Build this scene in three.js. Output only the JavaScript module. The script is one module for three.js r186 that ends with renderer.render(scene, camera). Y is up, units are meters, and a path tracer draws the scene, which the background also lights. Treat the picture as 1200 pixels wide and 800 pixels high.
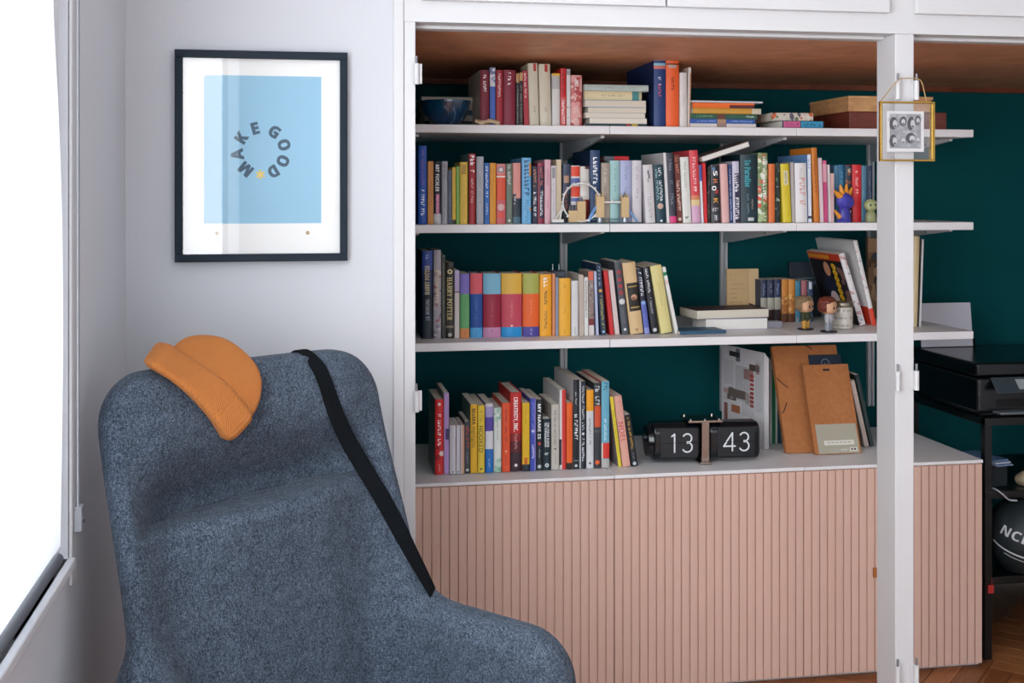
import * as THREE from 'three';
import { RoundedBoxGeometry } from 'three/addons/geometries/RoundedBoxGeometry.js';
import { mergeGeometries } from 'three/addons/utils/BufferGeometryUtils.js';
import { RectAreaLightUniformsLib } from 'three/addons/lights/RectAreaLightUniformsLib.js';

// ---------- camera, light, exposure ----------
const scene = new THREE.Scene();
const FOCAL = 1397, YAW = Math.atan(247 / 1397), EYE = 1.5;
const camera = new THREE.PerspectiveCamera(2 * Math.atan(400 / FOCAL) * 180 / Math.PI, 1.5, 0.05, 60);
camera.position.set(0, EYE, 0);
camera.rotation.y = -YAW;
camera.setViewOffset(1200, 800, 0, 175, 1200, 800);          // rising-front lens: verticals stay upright
scene.background = new THREE.Color(0.72, 0.8, 0.9);                // overcast sky outside the windows
scene.backgroundIntensity = 7;
const renderer = new THREE.WebGLRenderer({ antialias: true });
renderer.toneMapping = THREE.LinearToneMapping;
renderer.toneMappingExposure = 0.61;
renderer.shadowMap.enabled = true;
RectAreaLightUniformsLib.init();
function windowLight(name, w, h, x, y, z, power, facing = [1, 0, 0]) {
  const l = new THREE.RectAreaLight(new THREE.Color(0.93, 0.965, 1.0), power, w, h);
  l.name = name; l.position.set(x, y, z); l.lookAt(x + facing[0], y + facing[1], z + facing[2]); scene.add(l);
  return l;
}
windowLight('window_light', 1.96, 1.35, -0.3695, 1.63, -0.9, 13);
windowLight('window_light', 1.1, 1.35, -0.3695, 1.63, 1.1, 3);
windowLight('window_light', 2.3, 2.0, 1.5, 1.15, 1.83, 2.0, [0, 0, -1]);

// ---------- helpers ----------
const CO = Math.cos(YAW), SI = Math.sin(YAW);
const depthAt = (px, Q) => Q / (CO - SI * (px - 600) / FOCAL);
const xAt = (px, Q) => depthAt(px, Q) * (CO * (px - 600) / FOCAL + SI);     // metres along the shelf wall
const yAt = (px, py, Q) => EYE - depthAt(px, Q) * (py - 225) / FOCAL;       // metres above the floor
let rngState = 12345;
const rnd = () => { rngState = (Math.imul(rngState, 1664525) + 1013904223) >>> 0; return rngState / 4294967296; };
const taken = {};
function numbered(n) { const k = taken[n] = (taken[n] ?? -1) + 1; return k ? n + '_' + String(k).padStart(3, '0') : n; }
function shade(m) { m.castShadow = true; m.receiveShadow = true; return m; }
function mesh(name, geo, mat, parent) {
  const m = shade(new THREE.Mesh(geo, mat)); m.name = name; parent.add(m); return m;
}
function tag(o, label, category, group) { o.userData.label = label; o.userData.category = category; if (group) o.userData.group = group; return o; }
function thing(name, label, category, x = 0, y = 0, z = 0, turn = 0, group) {
  const o = new THREE.Group(); o.name = numbered(name); o.position.set(x, y, z); o.rotation.y = turn; scene.add(o);
  return tag(o, label, category, group);
}
function solid(name, label, category, geo, mat, group) {
  const m = shade(new THREE.Mesh(geo, mat)); m.name = numbered(name); scene.add(m); return tag(m, label, category, group);
}
function struct(name, geo, mat, parent = scene) { const m = shade(new THREE.Mesh(geo, mat)); m.name = name; parent.add(m); m.userData.kind = 'structure'; return m; }
const box = (x0, x1, y0, y1, z0, z1) => new THREE.BoxGeometry(x1 - x0, y1 - y0, z1 - z0).translate((x0 + x1) / 2, (y0 + y1) / 2, (z0 + z1) / 2);
const rbox = (x0, x1, y0, y1, z0, z1, r = 0.003, s = 2) => new RoundedBoxGeometry(x1 - x0, y1 - y0, z1 - z0, s, r).translate((x0 + x1) / 2, (y0 + y1) / 2, (z0 + z1) / 2);
const cyl = (r0, r1, h, x, y, z, s = 20) => new THREE.CylinderGeometry(r0, r1, h, s).translate(x, y, z);
const merge = (a) => mergeGeometries(a.map((g) => { const n = g.index ? g.toNonIndexed() : g; for (const k of Object.keys(n.attributes)) if (!['position', 'normal', 'uv'].includes(k)) n.deleteAttribute(k); return n; }));
function tube(pts, r, seg = 40, rad = 8, closed = false) { return new THREE.TubeGeometry(new THREE.CatmullRomCurve3(pts.map((p) => new THREE.Vector3(...p)), closed), seg, r, rad, closed); }
function canvas(w, h) { const c = document.createElement('canvas'); c.width = w; c.height = h; return [c, c.getContext('2d')]; }
function canvasTexture(c) { const t = new THREE.CanvasTexture(c); t.colorSpace = THREE.SRGBColorSpace; t.anisotropy = 8; return t; }
const mats = new Map();
function M(color, roughness = 0.6, metalness = 0, extra = {}) {
  const k = JSON.stringify([color, roughness, metalness, extra]);
  if (!mats.has(k)) mats.set(k, new THREE.MeshPhysicalMaterial({ color, roughness, metalness, side: THREE.DoubleSide, ...extra }));
  return mats.get(k);
}
function printMat(c, roughness = 0.6) { return new THREE.MeshStandardMaterial({ map: canvasTexture(c), roughness, side: THREE.DoubleSide }); }
// noise textures: value noise, several octaves, tiling
function noiseTexture(n, fn, srgb = true) {
  const d = new Uint8Array(n * n * 4);
  for (let j = 0; j < n; j++) for (let i = 0; i < n; i++) { const c = fn(i, j); d.set([c[0], c[1], c[2], 255], (j * n + i) * 4); }
  const t = new THREE.DataTexture(d, n, n); t.wrapS = t.wrapT = THREE.RepeatWrapping; t.magFilter = t.minFilter = THREE.LinearFilter;
  if (srgb) t.colorSpace = THREE.SRGBColorSpace; t.needsUpdate = true; return t;
}
function hash(x, y, s) { let h = Math.imul(x, 374761393) ^ Math.imul(y, 668265263) ^ Math.imul(s, 2147483647 ^ 0x5bd1e995); h = Math.imul(h ^ (h >>> 13), 1274126177); return ((h ^ (h >>> 16)) >>> 0) / 4294967296; }
function vnoise(x, y, px, py, s) {
  const xi = Math.floor(x), yi = Math.floor(y), f = x - xi, g = y - yi, u = f * f * (3 - 2 * f), v = g * g * (3 - 2 * g);
  const w = (a, p) => ((a % p) + p) % p;
  const a = hash(w(xi, px), w(yi, py), s), b = hash(w(xi + 1, px), w(yi, py), s), c = hash(w(xi, px), w(yi + 1, py), s), d = hash(w(xi + 1, px), w(yi + 1, py), s);
  return (a + (b - a) * u) * (1 - v) + (c + (d - c) * u) * v;
}
const clamp = (v, a = 0, b = 255) => Math.max(a, Math.min(b, v));
const lerp = (a, b, t) => a + (b - a) * t;
const sstep = (a, b, x) => { const t = clamp((x - a) / (b - a), 0, 1); return t * t * (3 - 2 * t); };
// surface of a signed distance field (naive surface nets), normals from the field
function sdfMesh(f, lo, hi, cell) {
  const n = [0, 1, 2].map((k) => Math.ceil((hi[k] - lo[k]) / cell) + 2), [nx, ny, nz] = n;
  const val = new Float32Array(nx * ny * nz), id = new Int32Array(nx * ny * nz).fill(-1), pos = [], idx = [];
  const at = (i, j, k) => i + nx * (j + ny * k);
  for (let k = 0; k < nz; k++) for (let j = 0; j < ny; j++) for (let i = 0; i < nx; i++) val[at(i, j, k)] = f(lo[0] + i * cell, lo[1] + j * cell, lo[2] + k * cell);
  for (let k = 0; k < nz - 1; k++) for (let j = 0; j < ny - 1; j++) for (let i = 0; i < nx - 1; i++) {
    let cnt = 0, sx = 0, sy = 0, sz = 0;
    const c = [];
    for (let q = 0; q < 8; q++) c.push(val[at(i + (q & 1), j + ((q >> 1) & 1), k + (q >> 2))]);
    for (let a = 0; a < 8; a++) for (let b = 1; b < 8; b <<= 1) {
      if (a & b) continue;
      const e = a | b;
      if ((c[a] < 0) === (c[e] < 0)) continue;
      const t = c[a] / (c[a] - c[e]);
      sx += (a & 1) + (b === 1 ? t : 0); sy += ((a >> 1) & 1) + (b === 2 ? t : 0); sz += (a >> 2) + (b === 4 ? t : 0); cnt++;
    }
    if (cnt) { id[at(i, j, k)] = pos.length / 3; pos.push(lo[0] + (i + sx / cnt) * cell, lo[1] + (j + sy / cnt) * cell, lo[2] + (k + sz / cnt) * cell); }
  }
  const quad = (a, b, c, d, flip) => { if (a < 0 || b < 0 || c < 0 || d < 0) return; if (flip) idx.push(a, c, b, a, d, c); else idx.push(a, b, c, a, c, d); };
  for (let k = 1; k < nz - 1; k++) for (let j = 1; j < ny - 1; j++) for (let i = 1; i < nx - 1; i++) {
    const v = val[at(i, j, k)];
    let w = val[at(i + 1, j, k)];
    if ((v < 0) !== (w < 0)) quad(id[at(i, j - 1, k - 1)], id[at(i, j, k - 1)], id[at(i, j, k)], id[at(i, j - 1, k)], v >= 0);
    w = val[at(i, j + 1, k)];
    if ((v < 0) !== (w < 0)) quad(id[at(i - 1, j, k - 1)], id[at(i - 1, j, k)], id[at(i, j, k)], id[at(i, j, k - 1)], v >= 0);
    w = val[at(i, j, k + 1)];
    if ((v < 0) !== (w < 0)) quad(id[at(i - 1, j - 1, k)], id[at(i, j - 1, k)], id[at(i, j, k)], id[at(i - 1, j, k)], v >= 0);
  }
  const nor = new Float32Array(pos.length), e = cell * 0.5;
  for (let q = 0; q < pos.length; q += 3) {
    const [x, y, z] = [pos[q], pos[q + 1], pos[q + 2]];
    const g = new THREE.Vector3(f(x + e, y, z) - f(x - e, y, z), f(x, y + e, z) - f(x, y - e, z), f(x, y, z + e) - f(x, y, z - e)).normalize();
    nor.set([g.x, g.y, g.z], q);
  }
  const g = new THREE.BufferGeometry();
  g.setAttribute('position', new THREE.Float32BufferAttribute(pos, 3)); g.setAttribute('normal', new THREE.BufferAttribute(nor, 3)); g.setIndex(idx);
  return g;
}
function boxUV(g0, scale = 1) {       // uv in metres from the side each face looks to
  const g = g0.index ? g0.toNonIndexed() : g0, p = g.attributes.position, nn = g.attributes.normal, uv = new Float32Array(p.count * 2);
  for (let t = 0; t < p.count; t += 3) {
    let a = 0, b = 0, c = 0;
    for (let q = 0; q < 3; q++) { a += Math.abs(nn.getX(t + q)); b += Math.abs(nn.getY(t + q)); c += Math.abs(nn.getZ(t + q)); }
    for (let q = t; q < t + 3; q++) {
      const [x, y, z] = [p.getX(q), p.getY(q), p.getZ(q)];
      uv.set((b > a && b > c) ? [x * scale, z * scale] : (a > c) ? [z * scale, y * scale] : [x * scale, y * scale], q * 2);
    }
  }
  g.setAttribute('uv', new THREE.BufferAttribute(uv, 2));
  return g;
}
const smin = (a, b, k) => { const h = Math.max(k - Math.abs(a - b), 0) / k; return Math.min(a, b) - h * h * k * 0.25; };
const sdEll = (x, y, z, a, b, c) => { const k0 = Math.hypot(x / a, y / b, z / c), k1 = Math.hypot(x / a / a, y / b / b, z / c / c); return k1 > 1e-9 ? k0 * (k0 - 1) / k1 : -Math.min(a, b, c); };
const sdBox2 = (x, y, a, b, r) => { const u = Math.abs(x) - a + r, v = Math.abs(y) - b + r; return Math.min(Math.max(u, v), 0) + Math.hypot(Math.max(u, 0), Math.max(v, 0)) - r; };
const extr = (d2, dz, r) => { const u = d2 + r, v = dz + r; return Math.min(Math.max(u, v), 0) + Math.hypot(Math.max(u, 0), Math.max(v, 0)) - r; };
const sdCap = (x, y, z, a, b, r0, r1) => {
  const d = [b[0] - a[0], b[1] - a[1], b[2] - a[2]], L = d[0] ** 2 + d[1] ** 2 + d[2] ** 2;
  const t = clamp(((x - a[0]) * d[0] + (y - a[1]) * d[1] + (z - a[2]) * d[2]) / L, 0, 1);
  return Math.hypot(x - a[0] - d[0] * t, y - a[1] - d[1] * t, z - a[2] - d[2] * t) - lerp(r0, r1, t);
};

// ---------- shared materials ----------
const plasterBump = noiseTexture(256, (i, j) => { const v = 255 * (0.5 * vnoise(i / 4, j / 4, 64, 64, 3) + 0.5 * vnoise(i / 16, j / 16, 16, 16, 4)); return [v, v, v]; }, false);
plasterBump.repeat.set(3, 3);
const paint = (c, r = 0.75) => new THREE.MeshStandardMaterial({ color: c, roughness: r, bumpMap: plasterBump, bumpScale: 0.0002, side: THREE.DoubleSide });
const wallPaint = paint(new THREE.Color(0.6, 0.608, 0.64)), ceilingPaint = paint(new THREE.Color(0.8, 0.8, 0.8)), tealPaint = new THREE.MeshPhysicalMaterial({ color: new THREE.Color(0.004, 0.088, 0.098), roughness: 0.9, specularIntensity: 0.25, bumpMap: plasterBump, bumpScale: 0.0002, side: THREE.DoubleSide });
const gloss = new THREE.MeshStandardMaterial({ color: new THREE.Color(0.64, 0.635, 0.64), roughness: 0.42, side: THREE.DoubleSide });
const shelfWhite = new THREE.MeshStandardMaterial({ color: new THREE.Color(0.8, 0.79, 0.8), roughness: 0.4 });
const railWhite = M('#cfd0d2', 0.4);
const woodTexture = (a, b, seed, fx = 90, fy = 5) => noiseTexture(256, (i, j) => {
  const w = 6 * vnoise(i / 40, j / 40, 7, 7, seed + 9);
  const t = clamp(0.55 * vnoise(i / 256 * fx + w, j / 256 * fy, fx, fy, seed) + 0.3 * vnoise(i / 256 * fx * 2, j / 256 * fy * 2, fx * 2, fy * 2, seed + 1) + 0.25 * vnoise(i / 30, j / 30, 9, 9, seed + 2), 0, 1);
  return [lerp(a[0], b[0], t), lerp(a[1], b[1], t), lerp(a[2], b[2], t)];
});
const woodMat = (a, b, seed, rough = 0.5, fx, fy) => new THREE.MeshStandardMaterial({ map: woodTexture(a, b, seed, fx, fy), roughness: rough, side: THREE.DoubleSide });

// ---------- the room ----------
const WALL_X = -0.4015, F = 2.88, BACK = 4.17, RX = 3.3, ROOM_BACK = 1.9, TOP = 2.6;
{
  const floorWood = woodMat([120, 72, 40], [176, 118, 72], 11, 0.4);
  struct('floor', merge([box(-0.6, RX + 0.1, -0.12, -0.008, -BACK - 0.1, ROOM_BACK + 0.1), box(-0.6, RX + 0.1, -0.01, 0, -1.6, ROOM_BACK + 0.1)]), floorWood);
  const floor = scene.getObjectByName('floor');
  // herringbone parquet, every block a piece of its own
  const L = 0.42, W = 0.07, geo = [], fm = [];
  for (let k = 0; k < 4; k++) {
    fm.push(woodMat([104 + k * 9, 58 + k * 7, 30 + k * 5], [160 + k * 10, 100 + k * 8, 58 + k * 6], 20 + k, 0.38, 40, 3));
  }
  geo.push(new RoundedBoxGeometry(W - 0.0016, 0.008, L - 0.0016, 1, 0.0008));
  const c45 = Math.SQRT1_2;
  // rows of alternating blocks: block A runs along d1, block B along d2
  const rows = [];
  for (let i = -60; i < 60; i++) for (let j = -10; j < 11; j++) {
    const ux = i * W + j * 2 * L, uy = i * W;
    rows.push([ux + L / 2, uy + W / 2, 0], [ux + L + W / 2, uy - L + W + L / 2, 1]);
  }
  for (const [u, v, o] of rows) {
    const x = 1.3 + c45 * (u - v), q = 2.9 + c45 * (u + v);
    if (x < -0.3 || x > 2.95 || q < 1.75 || q > 4.0) continue;
    const p = mesh('plank', geo[0], fm[Math.floor(rnd() * 4)], floor);
    p.position.set(x, -0.004 + rnd() * 0.0003, -q);
    p.rotation.y = o ? Math.PI / 4 : -Math.PI / 4;
  }
}
struct('ceiling', box(-0.6, RX + 0.1, TOP, TOP + 0.1, -F - 0.1, ROOM_BACK + 0.1), ceilingPaint);
struct('wall_back', box(WALL_X - 0.12, 0.218, 0, TOP, -F - 0.1, -F), wallPaint);
struct('wall_right', box(RX, RX + 0.1, 0, TOP, -BACK - 0.1, ROOM_BACK), wallPaint);
struct('wall_front', merge([box(WALL_X - 0.12, 0.3, 0, TOP, ROOM_BACK, ROOM_BACK + 0.1), box(2.7, RX + 0.1, 0, TOP, ROOM_BACK, ROOM_BACK + 0.1), box(0.3, 2.7, 0, 0.06, ROOM_BACK, ROOM_BACK + 0.1), box(0.3, 2.7, 2.3, TOP, ROOM_BACK, ROOM_BACK + 0.1)]), wallPaint);
// window wall with two openings
const WINDOWS = [[-2.185, 0.12], [0.5, 1.7]], SILL = 0.86, HEAD = 2.34;
{
  const x0 = WALL_X - 0.14, x1 = WALL_X;
  struct('wall_left', merge([
    box(x0, x1, 0, SILL, -F, ROOM_BACK), box(x0, x1, HEAD, TOP, -F, ROOM_BACK), box(x0, x1, SILL, HEAD, -F, WINDOWS[0][0]),
    box(x0, x1, SILL, HEAD, WINDOWS[0][1], WINDOWS[1][0]), box(x0, x1, SILL, HEAD, WINDOWS[1][1], ROOM_BACK)]), wallPaint);
  const pvc = new THREE.MeshStandardMaterial({ color: new THREE.Color(0.72, 0.73, 0.76), roughness: 0.35 });
  const glass = new THREE.MeshPhysicalMaterial({ color: 0xffffff, transmission: 1, thickness: 0, roughness: 0, ior: 1.5 });
  WINDOWS.forEach(([z0, z1], k) => {
    const w = new THREE.Group(); w.name = 'window_' + (k + 1); w.userData.kind = 'structure'; scene.add(w);
    const xo = WALL_X - 0.075, xi = WALL_X - 0.015;
    mesh('window_frame', merge([box(xo, xi, SILL, SILL + 0.05, z0, z1), box(xo, xi, HEAD - 0.05, HEAD, z0, z1), box(xo, xi, SILL + 0.05, HEAD - 0.05, z0, z0 + 0.045), box(xo, xi, SILL + 0.05, HEAD - 0.05, z1 - 0.045, z1),
      box(xo, xi, SILL + 0.05, HEAD - 0.05, (z0 + z1) / 2 - 0.035, (z0 + z1) / 2 + 0.035)]), pvc, w);
    mesh('glazing_bar', box(xo + 0.02, xi - 0.005, 1.365, 1.39, z0 + 0.045, (z0 + z1) / 2 - 0.035), pvc, w);
    mesh('glazing_bar', box(xo + 0.02, xi - 0.005, 1.71, 1.735, z0 + 0.045, (z0 + z1) / 2 - 0.035), pvc, w);
    mesh('pane', box(xo + 0.028, xo + 0.032, SILL + 0.05, HEAD - 0.05, z0 + 0.045, (z0 + z1) / 2 - 0.035), glass, w);
    mesh('pane', box(xo + 0.028, xo + 0.032, SILL + 0.05, HEAD - 0.05, (z0 + z1) / 2 + 0.035, z1 - 0.045), glass, w);
    mesh('window_sill', rbox(WALL_X - 0.02, WALL_X + 0.012, SILL - 0.018, SILL, z0 - 0.01, z1 + 0.01, 0.004), pvc, w);
  });
}
struct('trim_1', rbox(WALL_X + 0.0005, WALL_X + 0.006, SILL - 0.05, TOP, WINDOWS[0][0] - 0.05, WINDOWS[0][0] - 0.006, 0.002), gloss);

// alcove (old built-in cupboard) behind the frame
struct('wall_alcove_back', box(0.1, RX, 0, 2.0, -BACK - 0.1, -BACK), tealPaint);
struct('wall_alcove_left', box(0.14, 0.23, 0, 2.0, -BACK, -F - 0.1), tealPaint);
struct('wall_alcove_right', box(2.95, 3.05, 0, 2.0, -BACK, -F - 0.1), tealPaint);
{
  const cw = woodMat([206, 138, 98], [238, 176, 132], 51, 0.5, 12, 9);
  cw.map.repeat.set(1.4, 1.4);
  const g = boxUV(box(0.23, 2.95, 0, 0.02, -BACK, -2.975)), p = g.attributes.position;
  for (let i = 0; i < p.count; i++) p.setY(i, p.getY(i) + lerp(1.911, 1.896, (-p.getZ(i) - 2.975) / (BACK - 2.975)));
  struct('ceiling_alcove', g, cw);
  struct('trim_2', boxUV(box(0.23, 2.95, 1.878, 1.897, -BACK, -BACK + 0.02)), woodMat([92, 44, 26], [150, 78, 48], 61, 0.6, 14, 9));
}
// white painted frame of the cupboard: header, jamb, post
const frameParts = [];
struct('trim_3', merge([rbox(0.244, 0.272, 0, 1.912, -F - 0.1, -F, 0.002), rbox(0.218, 0.2435, 0, TOP, -F - 0.1, -F + 0.007, 0.003)]), gloss);
struct('trim_4', rbox(1.522, 1.5745, 0, 1.912, -F - 0.103, -F, 0.003), gloss);
struct('trim_5', merge([box(0.2435, RX, 1.912, TOP, -F - 0.1, -F), rbox(0.272, 1.522, 1.903, 1.9125, -F - 0.1, -F - 0.055, 0.004), rbox(1.5745, 2.7, 1.903, 1.9125, -F - 0.1, -F - 0.055, 0.004)]), gloss);
struct('trim_6', rbox(2.7, 2.76, 0, 1.912, -F - 0.1, -F, 0.003), gloss);
struct('wall_pier', box(2.76, RX, 0, 1.912, -F - 0.1, -F), wallPaint);
for (const [k, a, b] of [[1, 0.285, 0.8965], [2, 0.9005, 1.499], [3, 1.572, 2.16], [4, 2.164, 2.75]]) struct('door_' + k, rbox(a, b, 1.963, 2.54, -F + 0.0005, -F + 0.018, 0.003), gloss);
{
  const steel = M('#85868a', 0.45, 0.3);
  const hinge = (x, y, side) => {
    const h = new THREE.Group(); h.name = numbered('hinge'); h.position.set(x, y, -F + 0.006); scene.add(h);
    mesh('knuckle', cyl(0.0065, 0.0065, 0.05, 0, -0.025, 0.003, 14), gloss, h);
    mesh('pin', cyl(0.003, 0.003, 0.02, 0, 0.008, 0.003, 12), steel, h);
    mesh('leaf', box(side < 0 ? 0.0005 : -0.014, side < 0 ? 0.014 : -0.0005, -0.048, 0.0, -0.0055, -0.003), gloss, h);
    return h;
  };
  const X1 = 1.524, X2 = 1.5765, HL = 0.2735;
  tag(hinge(X1, 1.79, -1), 'white painted hinge with frame cord, inner edge of the post', 'hinge', 'door hinges');
  tag(hinge(X2, 1.79, 1), 'white painted hinge with frame cord, outer edge of the post', 'hinge', 'door hinges');
  tag(hinge(X1, 1.035, -1), 'white hinge with steel pin on the post\'s book side, beside the cabinet top', 'hinge', 'door hinges');
  tag(hinge(X2, 1.035, 1), 'white hinge with steel pin on the post\'s printer side, level with the printer', 'hinge', 'door hinges');
  tag(hinge(X1, 0.27, -1), 'low white hinge near the floor on the post\'s book side', 'hinge', 'door hinges');
  tag(hinge(X2, 0.27, 1), 'low white hinge near the floor on the post\'s printer side', 'hinge', 'door hinges');
  tag(hinge(HL, 1.81, -1), 'white hinge on the left jamb beside the top shelf bowl', 'hinge', 'door hinges');
  tag(hinge(HL, 1.02, -1), 'white hinge on the left jamb beside the cabinet top books', 'hinge', 'door hinges');
}

// ---------- roller blinds ----------
function blind(z0, z1, label, yb = 0.925, yt = 2.42) {
  const b = thing('roller_blind', label, 'blind');
  const nu = 30, nv = 40, pos = [], idx = [], bx = WALL_X + 0.02;
  const far = (y) => -0.065 * Math.cos((y - 1.15) * 3);                // the far edge curls in and out a little
  for (let j = 0; j <= nv; j++) for (let i = 0; i <= nu; i++) {
    const u = i / nu, y = lerp(yb, yt, j / nv), e = Math.pow(1 - u, 6);
    pos.push(bx - 0.005 * Math.sin(u * 7 + 0.6) * Math.sin((y - yb) * 2.1) + e * 0.004 * Math.sin(y * 5), y, lerp(z0, z1, u) + e * far(y));
  }
  for (let j = 0; j < nv; j++) for (let i = 0; i < nu; i++) { const a = j * (nu + 1) + i, c = a + nu + 1; idx.push(a, a + 1, c, a + 1, c + 1, c); }
  const g = new THREE.BufferGeometry(); g.setAttribute('position', new THREE.Float32BufferAttribute(pos, 3)); g.setIndex(idx); g.computeVertexNormals();
  mesh('fabric', g, new THREE.MeshPhysicalMaterial({ color: 0xf4f4f4, roughness: 1, transmission: 0.55, thickness: 0, side: THREE.DoubleSide }), b);
  mesh('bottom_bar', cyl(0.0085, 0.0085, z1 - z0 - 0.01, 0, 0, 0, 16).rotateX(Math.PI / 2).translate(bx + 0.003, yb - 0.004, (z0 + z1) / 2), M('#6f737a', 0.4, 0.3), b);
  mesh('tube', cyl(0.02, 0.02, z1 - z0, 0, 0, 0, 20).rotateX(Math.PI / 2).translate(bx + 0.012, yt, (z0 + z1) / 2), M('#d8d8da', 0.5), b);
  return b;
}
blind(-1.985, 0.16, 'white roller blind glowing with daylight beside the armchair');
blind(0.46, 1.74, 'second white roller blind over the window further along');
{
  // window behind the camera: the soft light from the front
  const w = new THREE.Group(); w.name = 'window_3'; w.userData.kind = 'structure'; scene.add(w);
  const pvc = gloss, z = ROOM_BACK;
  mesh('window_frame', merge([box(0.3, 2.7, 0.06, 0.11, z + 0.02, z + 0.08), box(0.3, 2.7, 2.25, 2.3, z + 0.02, z + 0.08), box(0.3, 0.35, 0.11, 2.25, z + 0.02, z + 0.08), box(2.65, 2.7, 0.11, 2.25, z + 0.02, z + 0.08), box(1.46, 1.54, 0.11, 2.25, z + 0.02, z + 0.08)]), pvc, w);
  for (const [a, b] of [[0.35, 1.46], [1.54, 2.65]]) mesh('pane', box(a, b, 0.11, 2.25, z + 0.045, z + 0.05), new THREE.MeshPhysicalMaterial({ color: 0xffffff, transmission: 1, thickness: 0, roughness: 0, ior: 1.5 }), w);
  const b = blind(-1.23, 1.23, 'wide white roller blind on the wall opposite the shelves', 0.1, 2.36);
  b.rotation.y = Math.PI / 2; b.position.set(1.5, 0, ROOM_BACK - 0.02 + WALL_X);
}
{
  const z = WINDOWS[0][0] - 0.03, x = WALL_X + 0.012, c = thing('blind_cord', 'thin double pull cord of the blind held by a wall bracket', 'cord');
  mesh('strand', cyl(0.0016, 0.0016, 1.45, x, 1.67, z - 0.007, 8), M('#7f848c', 0.4), c);
  mesh('strand', cyl(0.0016, 0.0016, 1.45, x, 1.67, z + 0.005, 8), M('#c9ccd2', 0.4), c);
  mesh('bracket', rbox(x - 0.006, x + 0.008, 0.9, 0.945, z - 0.012, z + 0.012, 0.003), M('#a9acb2', 0.4), c);
  mesh('screw', cyl(0.004, 0.004, 0.004, 0, 0, 0, 12).rotateZ(Math.PI / 2).translate(x + 0.009, 0.918, z), M('#55585c', 0.3, 1), c);
}

// ---------- cabinet, shelves ----------
const CAB_Q = 3.45, CAB_TOP = 0.655, SHELF_Q = 3.5, SHELF_Y = [1.7, 1.404, 1.055];
const UNIT_X = [0.32, 0.92, 1.52, 2.12];
{
  const pink = new THREE.MeshStandardMaterial({ color: '#d8b3a2', roughness: 0.62 });
  const slat = new RoundedBoxGeometry(0.0226, 0.629, 0.0064, 2, 0.0012);
  const where = ['behind the armchair', 'in the middle of the row', 'behind the white post'];
  for (let k = 0; k < 3; k++) {
    const x0 = UNIT_X[k], x1 = UNIT_X[k + 1], w = x1 - x0, dz = [0, 0.001, 0.0005][k];
    const c = thing('low_cabinet', 'pink ribbed low cabinet ' + where[k], 'cabinet', (x0 + x1) / 2, 0, -CAB_Q, 0, 'ribbed pink cabinets');
    mesh('body', box(-w / 2 + 0.0005, w / 2 - 0.0005, 0.0005, 0.645, -0.54, -0.022), M('#c8c6c6', 0.5), c);
    mesh('top', rbox(-w / 2 + 0.0004, w / 2 - 0.0004, 0.6452, CAB_TOP + [0, 0.0014, 0.0006][k], -0.545, 0.004 + dz, 0.002), shelfWhite, c);
    const d = mesh('door', box(-w / 2 + 0.001, w / 2 - 0.001, 0.012, 0.643, -0.0215, -0.006), pink, c);
    for (let i = 0; i < 23; i++) { const s = mesh('slat', slat, pink, d); s.position.set(-w / 2 + (i + 0.5) * w / 23, 0.3275, -0.0034); }
    if (k === 2) mesh('pull_tab', rbox(-0.012, 0.004, 0.305, 0.335, 0.0012, 0.0065, 0.001).translate(-0.061, 0, 0), M('#a9642c', 0.6), d).userData.label = 'brown leather pull tab';
  }
  const names = ['top', 'second', 'third'], part = ['beside the left jamb', 'between the two visible rails', 'running behind the white post'];
  for (let s = 0; s < 3; s++) for (let k = 0; k < 3; k++) {
    solid('shelf_board', 'white ' + names[s] + ' shelf board ' + part[k], 'shelf', rbox(UNIT_X[k] + 0.0005 + (k ? 0 : 0.008), UNIT_X[k + 1] - 0.0005, SHELF_Y[s] - 0.025, SHELF_Y[s], -4.12, -SHELF_Q + [0, 0.001, 0][k], 0.0025), shelfWhite, 'white wall shelves');
  }
  const rx = [0.345, 0.922, 1.522, 2.098], rl = ['hidden by the left jamb', 'behind the navy upright book', 'behind the flip clock', 'behind the white post'];
  for (let k = 0; k < 4; k++) {
    solid('shelf_rail', 'slim white wall rail carrying the shelves ' + rl[k], 'rail', merge([rbox(rx[k] - 0.013, rx[k] + 0.013, 0.7, 1.78, -BACK + 0.0005, -BACK + 0.006, 0.001), rbox(rx[k] - 0.013, rx[k] - 0.004, 0.7, 1.78, -BACK + 0.005, -BACK + 0.017, 0.001), rbox(rx[k] + 0.004, rx[k] + 0.013, 0.7, 1.78, -BACK + 0.005, -BACK + 0.017, 0.001)]), railWhite, 'wall rails');
    for (let s = 0; s < 3; s++) {
      const sh = new THREE.Shape(), y1 = SHELF_Y[s] - 0.0255;
      sh.moveTo(4.15, y1); sh.lineTo(3.6, y1); sh.lineTo(3.6, y1 - 0.007); sh.quadraticCurveTo(3.66, y1 - 0.012, 4.08, y1 - 0.058); sh.lineTo(4.15, y1 - 0.062); sh.closePath();
      const g = new THREE.ExtrudeGeometry(sh, { depth: 0.012, bevelEnabled: false }).rotateY(Math.PI / 2).translate(rx[k] - 0.006, 0, 0);   // shape x runs to -z
      const b = thing('shelf_bracket', 'tapered white bracket under the ' + names[s] + ' shelf, on the rail ' + rl[k], 'bracket', 0, 0, 0, 0, 'shelf brackets');
      mesh('arm', g, railWhite, b);
      mesh('screw', cyl(0.004, 0.004, 0.002, 0, 0, 0, 10).rotateZ(Math.PI / 2).translate(rx[k] - 0.0068, y1 - 0.014, -3.75), M('#8c8d90', 0.3, 1), b);
    }
  }
}

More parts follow.
